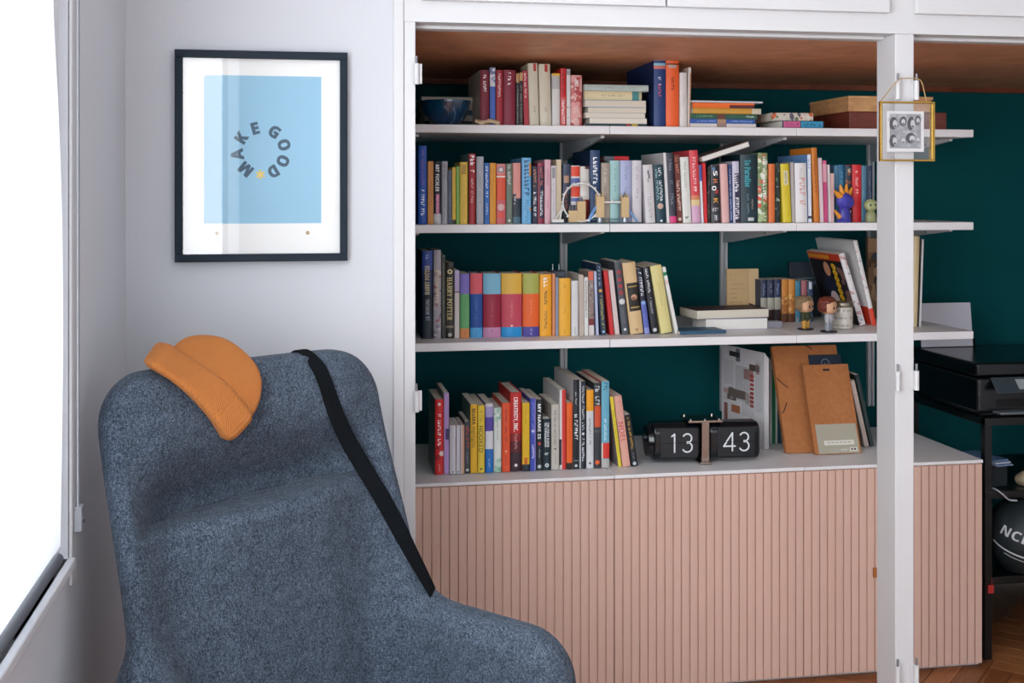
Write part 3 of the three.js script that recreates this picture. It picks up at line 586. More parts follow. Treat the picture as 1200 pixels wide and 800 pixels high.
row([
  [490.5, 500.5, 171, '#2455ae', 'tall royal blue book at the left end', { hb: 1, d: 0.18, m: [['#7a5fb0', 0.06, 0.5, 0.4], [W, 0.56, 0.86, 0.4]] }],
  [501.5, 508.3, 189, '#d08a3a', 'orange ochre slim book near the left end', { m: [['#a5652a', 0.3, 0.7, 0.35]] }],
  [508.6, 517.3, 189, '#1c2430', 'black book with white and pink title over white foot', { bands: [[0.83, 1, '#cfcdd0'], [0.52, 0.83, '#d0729c', 0.3, 0.75]], t: [['ART', W, 0.05, 0.17, 0.5], ['FUCHLER', W, 0.2, 0.48, 0.5]], m: [['#e8c8d8', 0.54, 0.8, 0.3]] }],
  [517.7, 525, 189, '#a9adb5', 'light grey book next to the black and pink one', { m: [['#6f747c', 0.06, 0.32, 0.28], ['#6f747c', 0.5, 0.75, 0.25]] }],
  [525.3, 530, 199, '#4a5468', 'short slate blue book beside a thin yellow book', { m: [['#9aa2b2', 0.4, 0.9, 0.3]] }],
  [530.3, 534.6, 196, '#e0b62c', 'thin yellow book with ragged dark edge', { bands: [[0.92, 1, '#3a3420']] }],
  [534.9, 538.8, 195, '#7db04a', 'thin leaf green book between two yellow ones', {}],
  [539, 548.2, 190, '#e2be4c', 'wide yellow book with a tan title block', { bands: [[0.04, 0.2, '#b48e34', 0.2, 0.8]], m: [['#c29e3c', 0.3, 0.9, 0.2]] }],
  [549.8, 557.8, 180, '#a4262e', 'dark red tall book with white script title and pale green cover', { cov: '#7fa5a0', hb: 1, d: 0.19, m: [[W, 0.03, 0.26, 0.6], ['#d8b8b8', 0.36, 0.7, 0.35]] }],
  [558.6, 567, 183.5, '#aeb0b8', 'silver grey plain book right of the dark red one', { m: [['#898c96', 0.3, 0.7, 0.2]] }],
  [567.8, 573.8, 191, '#1f62ae', 'strong blue book with white script', { m: [[W, 0.06, 0.58, 0.4], [W, 0.66, 0.85, 0.25]] }],
  [574.2, 581.6, 191, '#e29a30', 'amber yellow book left of the patterned red one', { m: [['#b87820', 0.1, 0.8, 0.25]] }],
  [582, 593, 192, '#e2583c', 'red book with pink geometric pattern', { bands: [[0, 0.18, '#d98a88'], [0.2, 0.23, '#f0e0d8'], [0.6, 1, '#cf6468']], disc: [[0.1, 0.34, '#8c8890'], [0.1, 0.2, '#e8d8d4'], [0.72, 0.36, '#d8b4b0'], [0.85, 0.34, '#e0554a']] }],
  [593.4, 600.8, 192, '#6d7a6c', 'olive grey book with pale title', { m: [['#dadfd8', 0.03, 0.34, 0.42]], disc: [[0.94, 0.2, '#d8d8d0']] }],
  [601.1, 610.5, 191, '#d9938a', 'salmon pink book with dark photographic foot', { bands: [[0.58, 1, '#22303e'], [0.88, 1, '#4a6a7c'], [0.5, 0.66, '#1a242c', 0.05, 0.4]], m: [[W, 0.5, 0.66, 0.2, 0.25]] }],
  [612, 623, 185, '#6fb0dc', 'sky blue large book with dark vertical title', { hb: 1, d: 0.2, cov: '#5f96c4', bands: [[0.08, 0.28, '#d89858', 0.75, 1], [0.75, 0.8, '#d89858', 0.8, 1]], m: [['#24507c', 0.04, 0.55, 0.5], ['#4a86b4', 0.6, 0.95, 0.3]] }],
  [624.2, 630, 195, '#1f2940', 'navy book with orange title and white author', { m: [['#d88a5c', 0.03, 0.35, 0.5], [W, 0.45, 0.85, 0.5]] }],
  [630.4, 638, 191, '#8c2c44', 'burgundy book with navy title panel', { bands: [[0.06, 0.9, '#1f2440', 0.3, 0.95]], m: [['#e07a64', 0.08, 0.36, 0.4, 0.62], [W, 0.46, 0.86, 0.4, 0.62]] }],
  [638.6, 646, 187, '#d7a9b4', 'dusty pink book left of the white model', { d: 0.17, cov: '#c894a2', m: [['#a87484', 0.15, 0.4, 0.22], ['#a87484', 0.6, 0.75, 0.22]] }],
  [646.4, 652.2, 194, '#cfc9cc', 'off-white narrow book behind the white wheel model', { bands: [[0.04, 0.22, '#8e8e92', 0.2, 0.8]], m: [['#9a9498', 0.3, 0.8, 0.25]] }],
  [652.4, 658.2, 187, '#cfc0a2', 'beige narrow book behind the white wheel model', { d: 0.17 }],
  [659.5, 669, 192, '#3a465e', 'slate navy book with a tan picture', { bands: [[0.2, 0.32, '#b08a70', 0.2, 0.8], [0.5, 1, '#202838']], m: [['#c86a4c', 0.42, 0.75, 0.25]], q: 3.545 }],
  [669.5, 679.8, 194, '#d9d7da', 'red, white and blue flag patterned book', { bands: [[0.02, 0.19, '#e0482c'], [0.22, 0.32, '#5a68a4'], [0.36, 0.54, '#e0482c'], [0.56, 0.62, '#5a68a4'], [0.68, 1, '#2c3048']], q: 3.545 }],
  [680.2, 691.4, 195, '#d8d4cc', 'cream book with dark red foot', { bands: [[0.44, 0.52, '#dcd8d4'], [0.58, 1, '#8a2a26', 0.45, 1], [0, 0.05, '#6a4a40', 0.5, 1]], q: 3.545 }],
  [692, 703.8, 176, '#1d3c66', 'tall navy book with large white title', { hb: 1, d: 0.24, cov: '#152a48', m: [[W, 0.1, 0.46, 0.42]] }],
  [705, 715, 191, '#a69a8c', 'taupe book right of the tall navy one', { d: 0.15, m: [['#cfc6b8', 0.1, 0.3, 0.3], ['#7a6e62', 0.4, 0.6, 0.3]] }],
  [715.4, 727, 188, '#9cc4c4', 'pale turquoise book behind the bridge model', { hb: 1, m: [['#7aa5a6', 0.1, 0.3, 0.2], ['#7aa5a6', 0.4, 0.5, 0.2]] }],
  [727.4, 740.8, 188, '#aab2d4', 'lavender blue book behind the bridge model', { hb: 1, m: [['#868fb6', 0.1, 0.3, 0.2], ['#868fb6', 0.4, 0.5, 0.2]] }],
  [741.2, 752.6, 188, '#cfcbd2', 'pale lilac white book right of the lavender one', { hb: 1, m: [['#a5a2aa', 0.1, 0.3, 0.2], ['#a5a2aa', 0.45, 0.6, 0.2]] }],
  [753.4, 765, 193, '#d2cfd0', 'white book with a dark feather drawing', { b: [757, 769], bands: [[0.1, 0.17, '#5c5e64', 0.45, 0.6], [0.16, 0.24, '#74767a', 0.5, 0.68], [0.24, 0.3, '#8a8c90', 0.42, 0.52]], m: [['#a8a6a8', 0.55, 0.9, 0.3]] }],
  [765.6, 777, 193, '#123a48', 'dark teal book with big white double title', { b: [770, 781.4], m: [[W, 0.06, 0.62, 0.28, 0.66], ['#9ac0c4', 0.08, 0.6, 0.22, 0.3]], disc: [[0.71, 0.3, '#c8a898'], [0.96, 0.12, '#e8e8e8']] }],
  [777.4, 781, 179, '#dcdada', 'white large book with a broad pale side', { b: [782, 785.4], d: 0.24, cov: '#cfcccc' }],
  [781.2, 789.6, 179, '#343844', 'charcoal book with a bright pink foot', { b: [785.6, 794], bands: [[0.9, 1, '#d8407c']], m: [['#8c90a0', 0.1, 0.26, 0.35], ['#8c90a0', 0.4, 0.48, 0.35], ['#8c90a0', 0.58, 0.74, 0.35]] }],
  [790, 796.2, 181, '#6e2f28', 'chestnut brown book with cream title', { b: [794.3, 800.5], m: [['#c88a6c', 0.05, 0.28, 0.5], ['#e8d8c4', 0.38, 0.8, 0.5]], disc: [[0.94, 0.3, '#cfc0b0']] }],
  [797, 807.2, 184, '#dfe0da', 'white book with a turquoise cover edge', { b: [800.8, 811], d: 0.18, cov: '#3cb4ac', m: [['#8aa48c', 0.06, 0.5, 0.2], ['#6a6a6a', 0.9, 0.94, 0.4]] }],
  [808, 818.2, 176, '#d8444c', 'coral red book fading to pink with yellow band', { b: [811.6, 822], d: 0.18, bands: [[0.62, 0.68, '#d8845c'], [0.68, 0.76, '#e0c890'], [0.76, 1, '#d4a8c4']], m: [['#f0c8c8', 0.07, 0.45, 0.35], [W, 0.5, 0.56, 0.35]] }],
  [819.4, 822.6, 193, '#e2e0e6', 'thin white booklet with blue top', { b: [822.4, 825.2], bands: [[0, 0.28, '#4a58a8']] }],
  [823, 827.6, 191, '#cf2528', 'thin scarlet book under the tilted white book', { b: [825.6, 829.6] }],
  [829.8, 833, 195, '#232220', 'thin black book with tan ornaments', { dots: [[12, ['#6a5a44', '#8a7a60']]] }],
  [833.2, 843.4, 193, '#2a2b30', 'black book with scattered coloured capital letters', { b: [834, 844.6], t: [['S', W, 0.1, 0.2, 0.5, 'b', 0.55], ['H', '#e08040', 0.24, 0.32, 0.5, 'b', 0.55], ['O', W, 0.36, 0.45, 0.5, 'b', 0.4], ['N', '#d8423c', 0.43, 0.5, 0.45, 'b', 0.7], ['K', '#e0a040', 0.56, 0.66, 0.5, 'b', 0.55]], bands: [[0.05, 0.1, '#5a7fb0', 0.2, 0.5], [0.72, 0.8, '#3c3d42'], [0.84, 1, '#44464c']], m: [['#a0a0a4', 0.74, 0.8, 0.7], [W, 0.87, 0.94, 0.3]] }],
  [843.8, 852.6, 192, '#dfb0ac', 'pale pink plain book beside a navy one', { b: [846.6, 855.4] }],
  [853, 858, 193, '#2b4070', 'navy slim book with white small title', { b: [855.6, 859.6], m: [['#c8d0e4', 0.08, 0.95, 0.4]] }],
  [858.4, 866.8, 189, '#c9c6d8', 'lilac white book with bold dark title', { b: [860, 868], bands: [[0.2, 1, '#34304c', 0.3, 0.95]], m: [[W, 0.22, 0.92, 0.5, 0.62]] }],
  [868.2, 888, 181, '#12303a', 'broad dark teal book reading To Paradise', { hb: 1, d: 0.18, b: [869, 889], t: [['To Paradise', '#3cb8c0', 0.08, 0.48, 0.34, 's', 0.42]], m: [['#8a9a9c', 0.58, 0.86, 0.1, 0.42], ['#c8a890', 0.66, 0.8, 0.1, 0.66]], bands: [[0.92, 0.97, '#c8ccc8', 0.4, 0.75]] }],
  [889.2, 900.6, 179, '#7c9060', 'green and white leafy patterned book', { hb: 1, dots: [[44, ['#dfe2d4', '#5c7444', '#a8b884', '#cfd8c0', '#c86440']]], bands: [[0.48, 0.78, '#d8482c', 0, 0.3]], m: [[W, 0.06, 0.7, 0.35, 0.65]] }],
  [901.4, 908.6, 192, '#e0743a', 'orange narrow book beside the leafy patterned one', {}],
  [909, 914.2, 191, '#26302c', 'black narrow book with green dabs', { dots: [[10, ['#5a7c5c', '#a8b8a0', '#3c4c40']]] }],
  [914.6, 925, 192, '#dcc62c', 'lemon yellow book with a pale label', { b: [918, 928.2], bands: [[0.12, 0.36, '#e0d8b4', 0.3, 0.8]], m: [['#8a7a2c', 0.16, 0.34, 0.2]] }],
  [926, 930.6, 190, '#b8b2ae', 'grey narrow book beside the lemon yellow one', { b: [928.6, 932.4] }],
  [931, 946, 191, '#e6e4e4', 'white book with large faint red title', { b: [933, 947], m: [['#d8a09c', 0.25, 0.7, 0.42, 0.6], ['#c8c4c4', 0.1, 0.25, 0.2]] }],
  [946.4, 951, 181, '#dfe4ec', 'white tall book with blue cover and blue emblem', { b: [948, 952], d: 0.24, cov: '#6a97cc', m: [['#5a86c0', 0.08, 0.2, 0.5]], bands: [[0.9, 0.94, '#48505c']] }],
  [951.4, 957.8, 173, '#d07a24', 'tall burnt orange book with dark title', { b: [954.6, 961.4], d: 0.17, m: [['#8a4410', 0.1, 0.6, 0.3]] }],
  [958.6, 964.4, 185, '#dcc8cc', 'pale pink white book left of the magenta one', { b: [961.8, 966.2] }],
  [965, 969.4, 188, '#c84a7c', 'magenta book with a pink top', { b: [966.6, 971.4], bands: [[0, 0.35, '#e0a4b4'], [0, 0.06, '#d86090']] }],
  [970, 972.8, 193, '#e0d8dc', 'thin white book next to the magenta one', { b: [971.8, 974] }],
  [973.4, 977.8, 203, '#dcb8b4', 'short light pink book behind the purple toy', {}],
  [978.2, 983, 194, '#4a7c9c', 'steel blue book behind the purple toy', { q: 3.55 }],
  [983.4, 990.8, 193, '#1f6488', 'petrol blue book behind the purple toy', { q: 3.55, m: [['#88b0c4', 0.1, 0.4, 0.25]] }],
  [991.2, 998.4, 194, '#2a3c4c', 'dark multicoloured book behind the purple toy', { q: 3.55, dots: [[16, ['#c8b088', '#4a7c8c', '#8c4a3c', '#e0d8c8']]] }],
  [999.2, 1009.8, 193, '#cf2a30', 'red book with white title between the two toys', { q: 3.55, m: [['#f0c0b8', 0.08, 0.5, 0.3]] }],
  [1010.4, 1016.8, 194, '#4c7890', 'grey blue book beside the red one', { q: 3.55 }],
  [1017.2, 1023.4, 194, '#20304c', 'dark navy book beside the white post', { q: 3.55, m: [['#8898b0', 0.1, 0.6, 0.25]] }],
], S2, 3.53, 'on the second shelf', 'upright books on the second shelf');

row([
  [495, 507.6, 294, '#1c2c50', 'tall dark blue book with gold serif title', { hb: 1, d: 0.18, bands: [[0, 0.22, '#2c4690'], [0.5, 1, '#142030']], t: [['HARRY POTTER', '#e8d49a', 0.17, 0.5, 0.42, 's', 0.45, 1], ['J.K. ROWLING', '#c8ccd8', 0.55, 0.79, 0.34, 't', 0.5, 1]], m: [['#a8b0d0', 0.05, 0.13, 0.3]] }],
  [508.4, 517.4, 293, '#a8a2a8', 'tall grey book with cloudy picture and gold title', { hb: 1, d: 0.18, dots: [[22, ['#8a7c88', '#c8c0c0', '#9c5c58', '#6c6878'], 0.25, 1]], t: [['HARRY POTTER', '#e4cfa0', 0.22, 0.6, 0.42, 's', 0.45, 1]] }],
  [518, 522.2, 299, '#3a4038', 'thin dark olive book', { m: [['#8a8468', 0.1, 0.8, 0.3]] }],
  [522.6, 532.4, 307, '#2c2a24', 'black book with ornate gold capital lettering', { hb: 1, t: [['HARRY POTTER', '#dcc88c', 0.2, 0.76, 0.62, 's']], bands: [[0.83, 0.86, '#8c8468']], disc: [[0.13, 0.3, '#e0d09c'], [0.13, 0.14, '#2c2a24'], [0.95, 0.24, '#b8b4a8']] }],
  [533, 538.8, 317, '#cfc6c0', 'pale beige book with lilac top', { bands: [[0, 0.32, '#b8a8cc'], [0.31, 0.33, '#7a5868']], d: 0.15 }],
  [539.2, 550.4, 321, '#63a86a', 'green book with purple top and orange foot', { bands: [[0, 0.315, '#7c70c0'], [0.845, 1, '#d88a50']], m: [['#448450', 0.4, 0.7, 0.14], ['#a8602c', 0.89, 0.96, 0.14]], d: 0.14 }],
  [551.4, 566, 320.5, '#1d4c98', 'blue book with coral top and light blue foot', { hb: 1, bands: [[0, 0.32, '#dc5a66'], [0.84, 1, '#4fa4d8']], m: [['#5a84c4', 0.4, 0.7, 0.12], ['#2c6ca0', 0.88, 0.96, 0.12]], d: 0.14 }],
  [566.6, 587.4, 320.5, '#9c1f3c', 'thick crimson book with pale blue top and pink foot', { hb: 1, bands: [[0, 0.325, '#7cb8d4'], [0.84, 1, '#c88ab0']], m: [['#c85a70', 0.42, 0.68, 0.08], ['#9c5c84', 0.88, 0.96, 0.1]], d: 0.14 }],
  [588, 612.2, 320.5, '#c8485c', 'thickest rose book with yellow top and blue foot', { hb: 1, bands: [[0, 0.325, '#e4b446'], [0.84, 1, '#1f94d4'], [0.84, 1, '#e8e0d0', 0.965, 1]], m: [['#e89aa0', 0.42, 0.7, 0.08]], disc: [[0.82, 0.05, '#f0e0d0']], d: 0.14 }],
  [613, 632.4, 320.5, '#ec6422', 'orange book with olive top and purple foot', { hb: 1, bands: [[0, 0.325, '#acb054'], [0.84, 1, '#4c4498']], m: [['#f8a070', 0.42, 0.66, 0.08], [W, 0.87, 0.97, 0.08]], d: 0.14 }],
  [633, 647, 321.5, '#f2a824', 'bright amber book with white and black words', { m: [[W, 0.06, 0.2, 0.36], ['#4a4434', 0.28, 0.48, 0.22], [W, 0.52, 0.56, 0.3], ['#6a5c34', 0.6, 0.86, 0.2]], d: 0.14 }],
  [647.4, 650.8, 321, '#d88c5c', 'thin peach book next to the amber one', { d: 0.14 }],
  [651.2, 655, 325, '#8c90a0', 'thin grey book left of the plain yellow one', { d: 0.14 }],
  [655.4, 669, 326, '#f0b030', 'plain yellow book under the small dark gadget', { m: [['#b07c1c', 0.12, 0.15, 0.2], ['#b88420', 0.48, 0.62, 0.14], ['#b88420', 0.88, 0.95, 0.14]], d: 0.14 }],
  [669.8, 678, 329, '#d8d8d8', 'white short book right of the plain yellow one', { m: [['#8c8c90', 0.84, 0.96, 0.2]], d: 0.14 }],
  [678.4, 684.2, 322, '#c0b0a4', 'beige narrow book beside the short white one', { d: 0.17, cov: '#cfc8c0', b: [679.2, 684.8] }],
  [684.6, 689.4, 325, '#dcdad6', 'white narrow book with black handwriting', { b: [685, 690], m: [['#4a4a4c', 0.05, 0.7, 0.4]] }],
  [689.8, 696, 318, '#8c7c76', 'grey brown photo book with red top', { b: [690.6, 697], bands: [[0, 0.14, '#d86850'], [0.74, 0.84, '#7a2c2c'], [0.84, 1, '#d8d0cc']], dots: [[12, ['#6a5c58', '#a89c98'], 0.2, 0.7]] }],
  [696.6, 699.8, 318, '#b4bcd8', 'thin pale blue book beside the dark blue one', { b: [699, 703] }],
  [700.4, 706.4, 309, '#16304c', 'dark blue leaning book with white and yellow title', { b: [704.8, 714.6], d: 0.2, m: [['#b8c8d8', 0.05, 0.3, 0.4], ['#d8c83c', 0.45, 0.9, 0.4]], disc: [[0.38, 0.32, '#d8a040'], [0.95, 0.26, '#a8c4d8']] }],
  [707.6, 712.6, 317, '#c8262a', 'red leaning book right of the dark blue one', { b: [715.4, 720.4] }],
  [713.4, 719, 317, '#d8c4c0', 'white pink leaning book right of the red one', { b: [721.2, 727.2] }],
  [720.4, 728.6, 306.5, '#4c5058', 'grey leaning book with red rings and white disc', { b: [729.6, 738.4], d: 0.19, disc: [[0.15, 0.32, '#a83840'], [0.25, 0.32, '#a83840'], [0.34, 0.32, '#a83840'], [0.43, 0.32, '#a83840'], [0.55, 0.42, '#d4d4d4'], [0.93, 0.2, '#e0e0e0']], m: [['#8c9098', 0.64, 0.85, 0.14]] }],
  [729.4, 745, 307.5, '#d8b888', 'tan leaning book with black portrait label', { b: [739.4, 755], hb: 1, d: 0.17, bands: [[0.29, 0.68, '#221e1a', 0.15, 1], [0.33, 0.35, '#a88c4c', 0.25, 0.9], [0.62, 0.64, '#a88c4c', 0.25, 0.9]], disc: [[0.49, 0.22, '#c89878', 0.58], [0.51, 0.14, '#7c5440', 0.52], [0.94, 0.14, '#b89468']] }],
  [746.6, 753, 315, '#1c2038', 'black leaning book with white title over violet foot', { b: [755.8, 763], bands: [[0.5, 1, '#5c68b4'], [0.9, 1, '#8a94cc']], m: [[W, 0.06, 0.42, 0.5]], disc: [[0.52, 0.35, '#8cb4dc']] }],
  [753.8, 761.8, 313, '#20222a', 'black leaning book with white italic title', { b: [764.4, 773.6], m: [[W, 0.03, 0.38, 0.32], ['#d0d0d8', 0.46, 0.7, 0.26]], disc: [[0.94, 0.28, '#d8dade']] }],
  [762.6, 776, 311, '#dcd08c', 'wide pale yellow leaning book', { b: [775, 790], d: 0.18, m: [['#a89c5c', 0.25, 0.6, 0.1]] }],
  [776.6, 780.8, 313, '#e4e4dc', 'white leaning book with a green band', { b: [791.6, 797], bands: [[0.08, 0.13, '#1f8a58'], [0.2, 0.26, '#e0c8c0']] }],
], S3, 3.6, 'on the third shelf', 'upright books on the third shelf');

row([
  [510, 520.2, 468, '#cf2328', 'red book with white title at the left end', { cov: '#a89c98', d: 0.19, m: [[W, 0.2, 0.6, 0.36], ['#f0b8b4', 0.86, 0.96, 0.2]], disc: [[0.07, 0.18, '#f4e0dc'], [0.72, 0.3, '#e8d0cc', 0.8]], bands: [[0.63, 0.66, '#8a1418', 0, 0.5], [0.74, 0.8, '#a4181c', 0, 0.6]] }],
  [520.6, 526.6, 461, '#b490c8', 'lilac slim book with a small dark label', { d: 0.2, cov: '#9a98a4', bands: [[0.44, 0.57, '#3c2c64', 0.3, 1]] }],
  [527, 534.6, 498.5, '#cdc9cf', 'short white book, first of a short white set,', { d: 0.13, disc: [[0.95, 0.14, '#6c6a70']] }],
  [535, 539.4, 498.5, '#d2ced4', 'short white book, second of a short white set,', { d: 0.13, disc: [[0.95, 0.2, '#5c5a60']] }],
  [539.8, 544.6, 498, '#c8977c', 'short white book with an apricot side', { d: 0.13, bands: [[0, 1, '#d0ccd0', 0, 0.35]] }],
  [545.2, 551, 494, '#343840', 'short charcoal book with red lettering', { d: 0.17, m: [['#c8403c', 0.1, 0.5, 0.6], ['#888c94', 0.6, 0.8, 0.3]], disc: [[0.93, 0.3, '#c8ccd0']] }],
  [551.6, 559.8, 474, '#e8b42c', 'golden yellow book titled MoMA Highlights', { d: 0.21, cov: '#53706c', t: [['MoMA', '#2a2418', 0.06, 0.3, 0.52, 'b', 0.5], ['Highlights', '#3a3018', 0.32, 0.63, 0.46, 'r', 0.5]] }],
  [560.2, 568.4, 475, '#e4c43c', 'yellow book titled HOOKED', { d: 0.21, cov: '#c8a42c', t: [['HOOKED', '#3a3620', 0.3, 0.7, 0.66, 'r']], m: [['#a89030', 0.08, 0.24, 0.3]], disc: [[0.94, 0.16, '#4a4420']] }],
  [569, 578.4, 473, '#5c48a0', 'purple and blue book with white middle band', { d: 0.18, bands: [[0, 0.05, '#d8d4dc'], [0.05, 0.2, '#a89cc8'], [0.2, 0.4, '#5a48a4'], [0.4, 0.66, '#dcdce2'], [0.66, 1, '#1f70c0']], m: [[W, 0.8, 0.92, 0.14]] }],
  [579, 588, 478, '#dfe4de', 'white book with pale green swirls', { d: 0.18, dots: [[10, ['#a8ccb8', '#c4dccc', '#8cbca4'], 0, 0.2], [10, ['#a8ccb8', '#c4dccc', '#8cbca4'], 0.78, 1]], m: [['#7c8480', 0.2, 0.5, 0.14]] }],
  [588.4, 598, 472, '#e4552f', 'orange red book with thin dark scribbled title', { d: 0.19, m: [['#5c1c10', 0.1, 0.28, 0.16], ['#5c1c10', 0.34, 0.56, 0.16], ['#8c2c1c', 0.76, 0.9, 0.14]], disc: [[0.7, 0.14, '#f0a088']] }],
  [598.4, 611.8, 460, '#c42a28', 'thick red book titled CREATIVITY, INC. with dark foot', { hb: 1, d: 0.22, cov: '#c02424', bands: [[0.52, 0.62, '#8c2a2a'], [0.62, 0.76, '#5c2228'], [0.76, 1, '#34202a']], t: [['CREATIVITY, INC.', W, 0.06, 0.5, 0.36]], m: [['#e0a8a0', 0.53, 0.75, 0.2]], disc: [[0.92, 0.14, '#e8e4e4']] }],
  [612.2, 621, 472, '#e4b824', 'yellow book with black foot beside the blue one', { d: 0.2, cov: '#c84030', bands: [[0.9, 1, '#22303a'], [0.8, 0.9, '#c8601c', 0.3, 0.7]], m: [['#a87c10', 0.1, 0.3, 0.2]] }],
  [621.4, 628.4, 467, '#3c4cb0', 'cobalt blue book with pale violet edge', { d: 0.2, bands: [[0, 1, '#8a84c8', 0.75, 1]], m: [['#8c94dc', 0.06, 0.5, 0.3], [W, 0.64, 0.82, 0.3]], disc: [[0.45, 0.26, '#d8d8f0']] }],
  [628.8, 636, 468, '#14202a', 'black book with spaced white capital title', { d: 0.2, t: [['MY NAME IS', W, 0.06, 0.56, 0.5]], disc: [[0.62, 0.26, '#c83c34'], [0.94, 0.3, '#c8d0d4']], m: [['#c8d0d4', 0.7, 0.84, 0.2]] }],
  [636.4, 646, 491, '#142a32', 'short black typography guide with white capitals', { d: 0.17, t: [['THE FIELD GUIDE', W, 0.07, 0.55, 0.26, 'b', 0.66], ['TO TYPOGRAPHY', W, 0.07, 0.55, 0.26, 'b', 0.36]], m: [['#c8d4d4', 0.66, 0.72, 0.5]], disc: [[0.9, 0.24, '#d8e0e0'], [0.9, 0.1, '#142a32']] }],
  [646.4, 655.6, 474, '#c4beb4', 'stone grey book titled THE ART OF NOTICING', { d: 0.2, cov: '#b4aca4', t: [['THE ART OF NOTICING', '#5c5850', 0.08, 0.62, 0.3, 'r']], disc: [[0.68, 0.12, '#4a4640']], m: [['#8c867c', 0.74, 0.9, 0.16]] }],
  [656, 663.6, 457, '#d8403c', 'white sided large book with coral spine', { d: 0.25, cov: '#d4d0d0', bands: [[0, 1, '#dcd8d6', 0, 0.4], [0.62, 0.94, '#2c2a34', 0, 0.35]] }],
  [664, 671, 472, '#ee6420', 'vivid orange book with black foot', { d: 0.2, bands: [[0.9, 1, '#2c2420']], m: [['#a03c10', 0.2, 0.7, 0.14]] }],
  [672.2, 679, 445, '#1a2028', 'black large book with white wide side and script', { d: 0.28, cov: '#cfcbca', m: [['#c8ccd0', 0.14, 0.3, 0.3], [W, 0.36, 0.66, 0.55]], disc: [[0.96, 0.26, '#d0d4d8']], bands: [[0.9, 0.91, '#8c9094']] }],
  [679.4, 687, 447, '#1c2430', 'black book with dense white small text', { d: 0.26, bands: [[0, 1, '#b4b8bc', 0, 0.25]], m: [['#d8dce0', 0.06, 0.56, 0.34, 0.6], [W, 0.64, 0.9, 0.34, 0.6]], disc: [[0.6, 0.2, '#e8e8e8', 0.6]] }],
  [687.4, 696, 457, '#d4d6da', 'white book with amber top third', { d: 0.22, cov: '#2a2c30', bands: [[0, 0.27, '#f2a41c']], m: [['#7c8088', 0.34, 0.68, 0.26]], disc: [[0.93, 0.16, '#5c6068']] }],
  [696.4, 704.8, 449, '#30343a', 'charcoal book with orange title and orange dot', { d: 0.25, m: [['#d0d4d8', 0.04, 0.24, 0.6]], bands: [[0.27, 0.52, '#d0502c', 0.1, 0.95], [0.55, 0.58, '#4a4e54']], disc: [[0.93, 0.32, '#e8642c']] }],
  [705.2, 714.6, 447, '#6ab0c8', 'turquoise book with red block and silver foot', { d: 0.26, cov: '#c8504c', bands: [[0.71, 0.89, '#d8382c', 0.2, 1], [0.71, 0.89, '#dcd8d0', 0, 0.2], [0.9, 1, '#b4b4b0']], m: [['#1c4c64', 0.02, 0.1, 0.4], ['#e4f0f4', 0.42, 0.68, 0.26]] }],
  [715.2, 719.2, 465, '#e0cc34', 'thin yellow leaning book with a grey side', { b: [725.2, 729.6], cov: '#8c8c90', d: 0.19, m: [['#8c7c1c', 0.2, 0.8, 0.3]] }],
  [719.6, 729, 464, '#dfa594', 'salmon pink leaning book with large red letters', { b: [730, 739.8], d: 0.18, t: [['NOEL', '#c8404c', 0.36, 0.66, 0.62, 'r']], m: [['#c8404c', 0.06, 0.09, 0.3]] }],
  [732, 739.4, 486, '#1a2026', 'black leaning book with amber title at the row end', { b: [740.8, 748.4], d: 0.16, m: [['#d8a43c', 0.06, 0.64, 0.34], ['#a8b0b8', 0.72, 0.84, 0.2]], disc: [[0.94, 0.28, '#c0c8cc']] }],
], S4, 3.54, 'on the cabinet top', 'upright books on the cabinet top');

// ---------- things on the top shelf ----------
{
  const Q = 3.605, r = 0.077, x = xAt(522.5, Q);
  const pts = [[0.001, 0.004], [0.03, 0.003], [0.034, 0], [0.038, 0.001], [0.055, 0.018], [0.068, 0.042], [0.0745, 0.066], [0.077, 0.076], [0.0755, 0.0765], [0.072, 0.066], [0.064, 0.042], [0.05, 0.02], [0.03, 0.008], [0.001, 0.006]].map((p) => new THREE.Vector2(...p));
  const [c, g] = canvas(512, 128);
  g.fillStyle = '#0f3f63'; g.fillRect(0, 0, 512, 128);
  for (let i = 0; i < 500; i++) { g.fillStyle = ['#0c3350', '#15527a', '#0a2c46'][i % 3]; g.globalAlpha = 0.25; g.beginPath(); g.ellipse(rnd() * 512, rnd() * 128, 4 + rnd() * 14, 2 + rnd() * 8, rnd() * 3, 0, 7); g.fill(); }
  g.globalAlpha = 0.55; g.strokeStyle = '#8fb0c4';
  for (let i = 0; i < 34; i++) { g.lineWidth = 0.8 + rnd() * 1.4; let a = rnd() * 512, b = rnd() * 128; g.beginPath(); g.moveTo(a, b); for (let k = 0; k < 5; k++) { a += (rnd() - 0.5) * 34; b += (rnd() - 0.3) * 26; g.lineTo(a, b); } g.stroke(); }
  const t = canvasTexture(c); t.wrapS = THREE.RepeatWrapping;
  const m = solid('bowl', 'glazed dark blue bowl with pale crackle veins on the top shelf', 'bowl', new THREE.LatheGeometry(pts, 48), new THREE.MeshPhysicalMaterial({ map: t, roughness: 0.12, clearcoat: 1, clearcoatRoughness: 0.05, side: THREE.DoubleSide }));
  m.position.set(x, S1 + 0.0003, -Q); m.rotation.y = 1.1; void r;
}
pile([
  [497, 560, 137, 145, '#3c4a52', 'dark slate book lying lowest behind the blue bowl', { d: 0.17 }],
  [498, 559, 130, 137, '#cfccc6', 'white book lying second behind the blue bowl', { d: 0.17 }],
  [499, 558, 124, 130, '#2c5472', 'blue book lying third behind the blue bowl', { d: 0.17 }],
  [496, 558, 116, 124, '#d6d2cb', 'off-white book lying fourth behind the blue bowl', { d: 0.17, pages: 1 }],
  [494, 559, 108.5, 116, '#c9c6c2', 'grey white book topping the pile behind the blue bowl', { d: 0.17, pages: 1 }],
], S1, 3.7, 'on the top shelf', 'books lying behind the bowl');
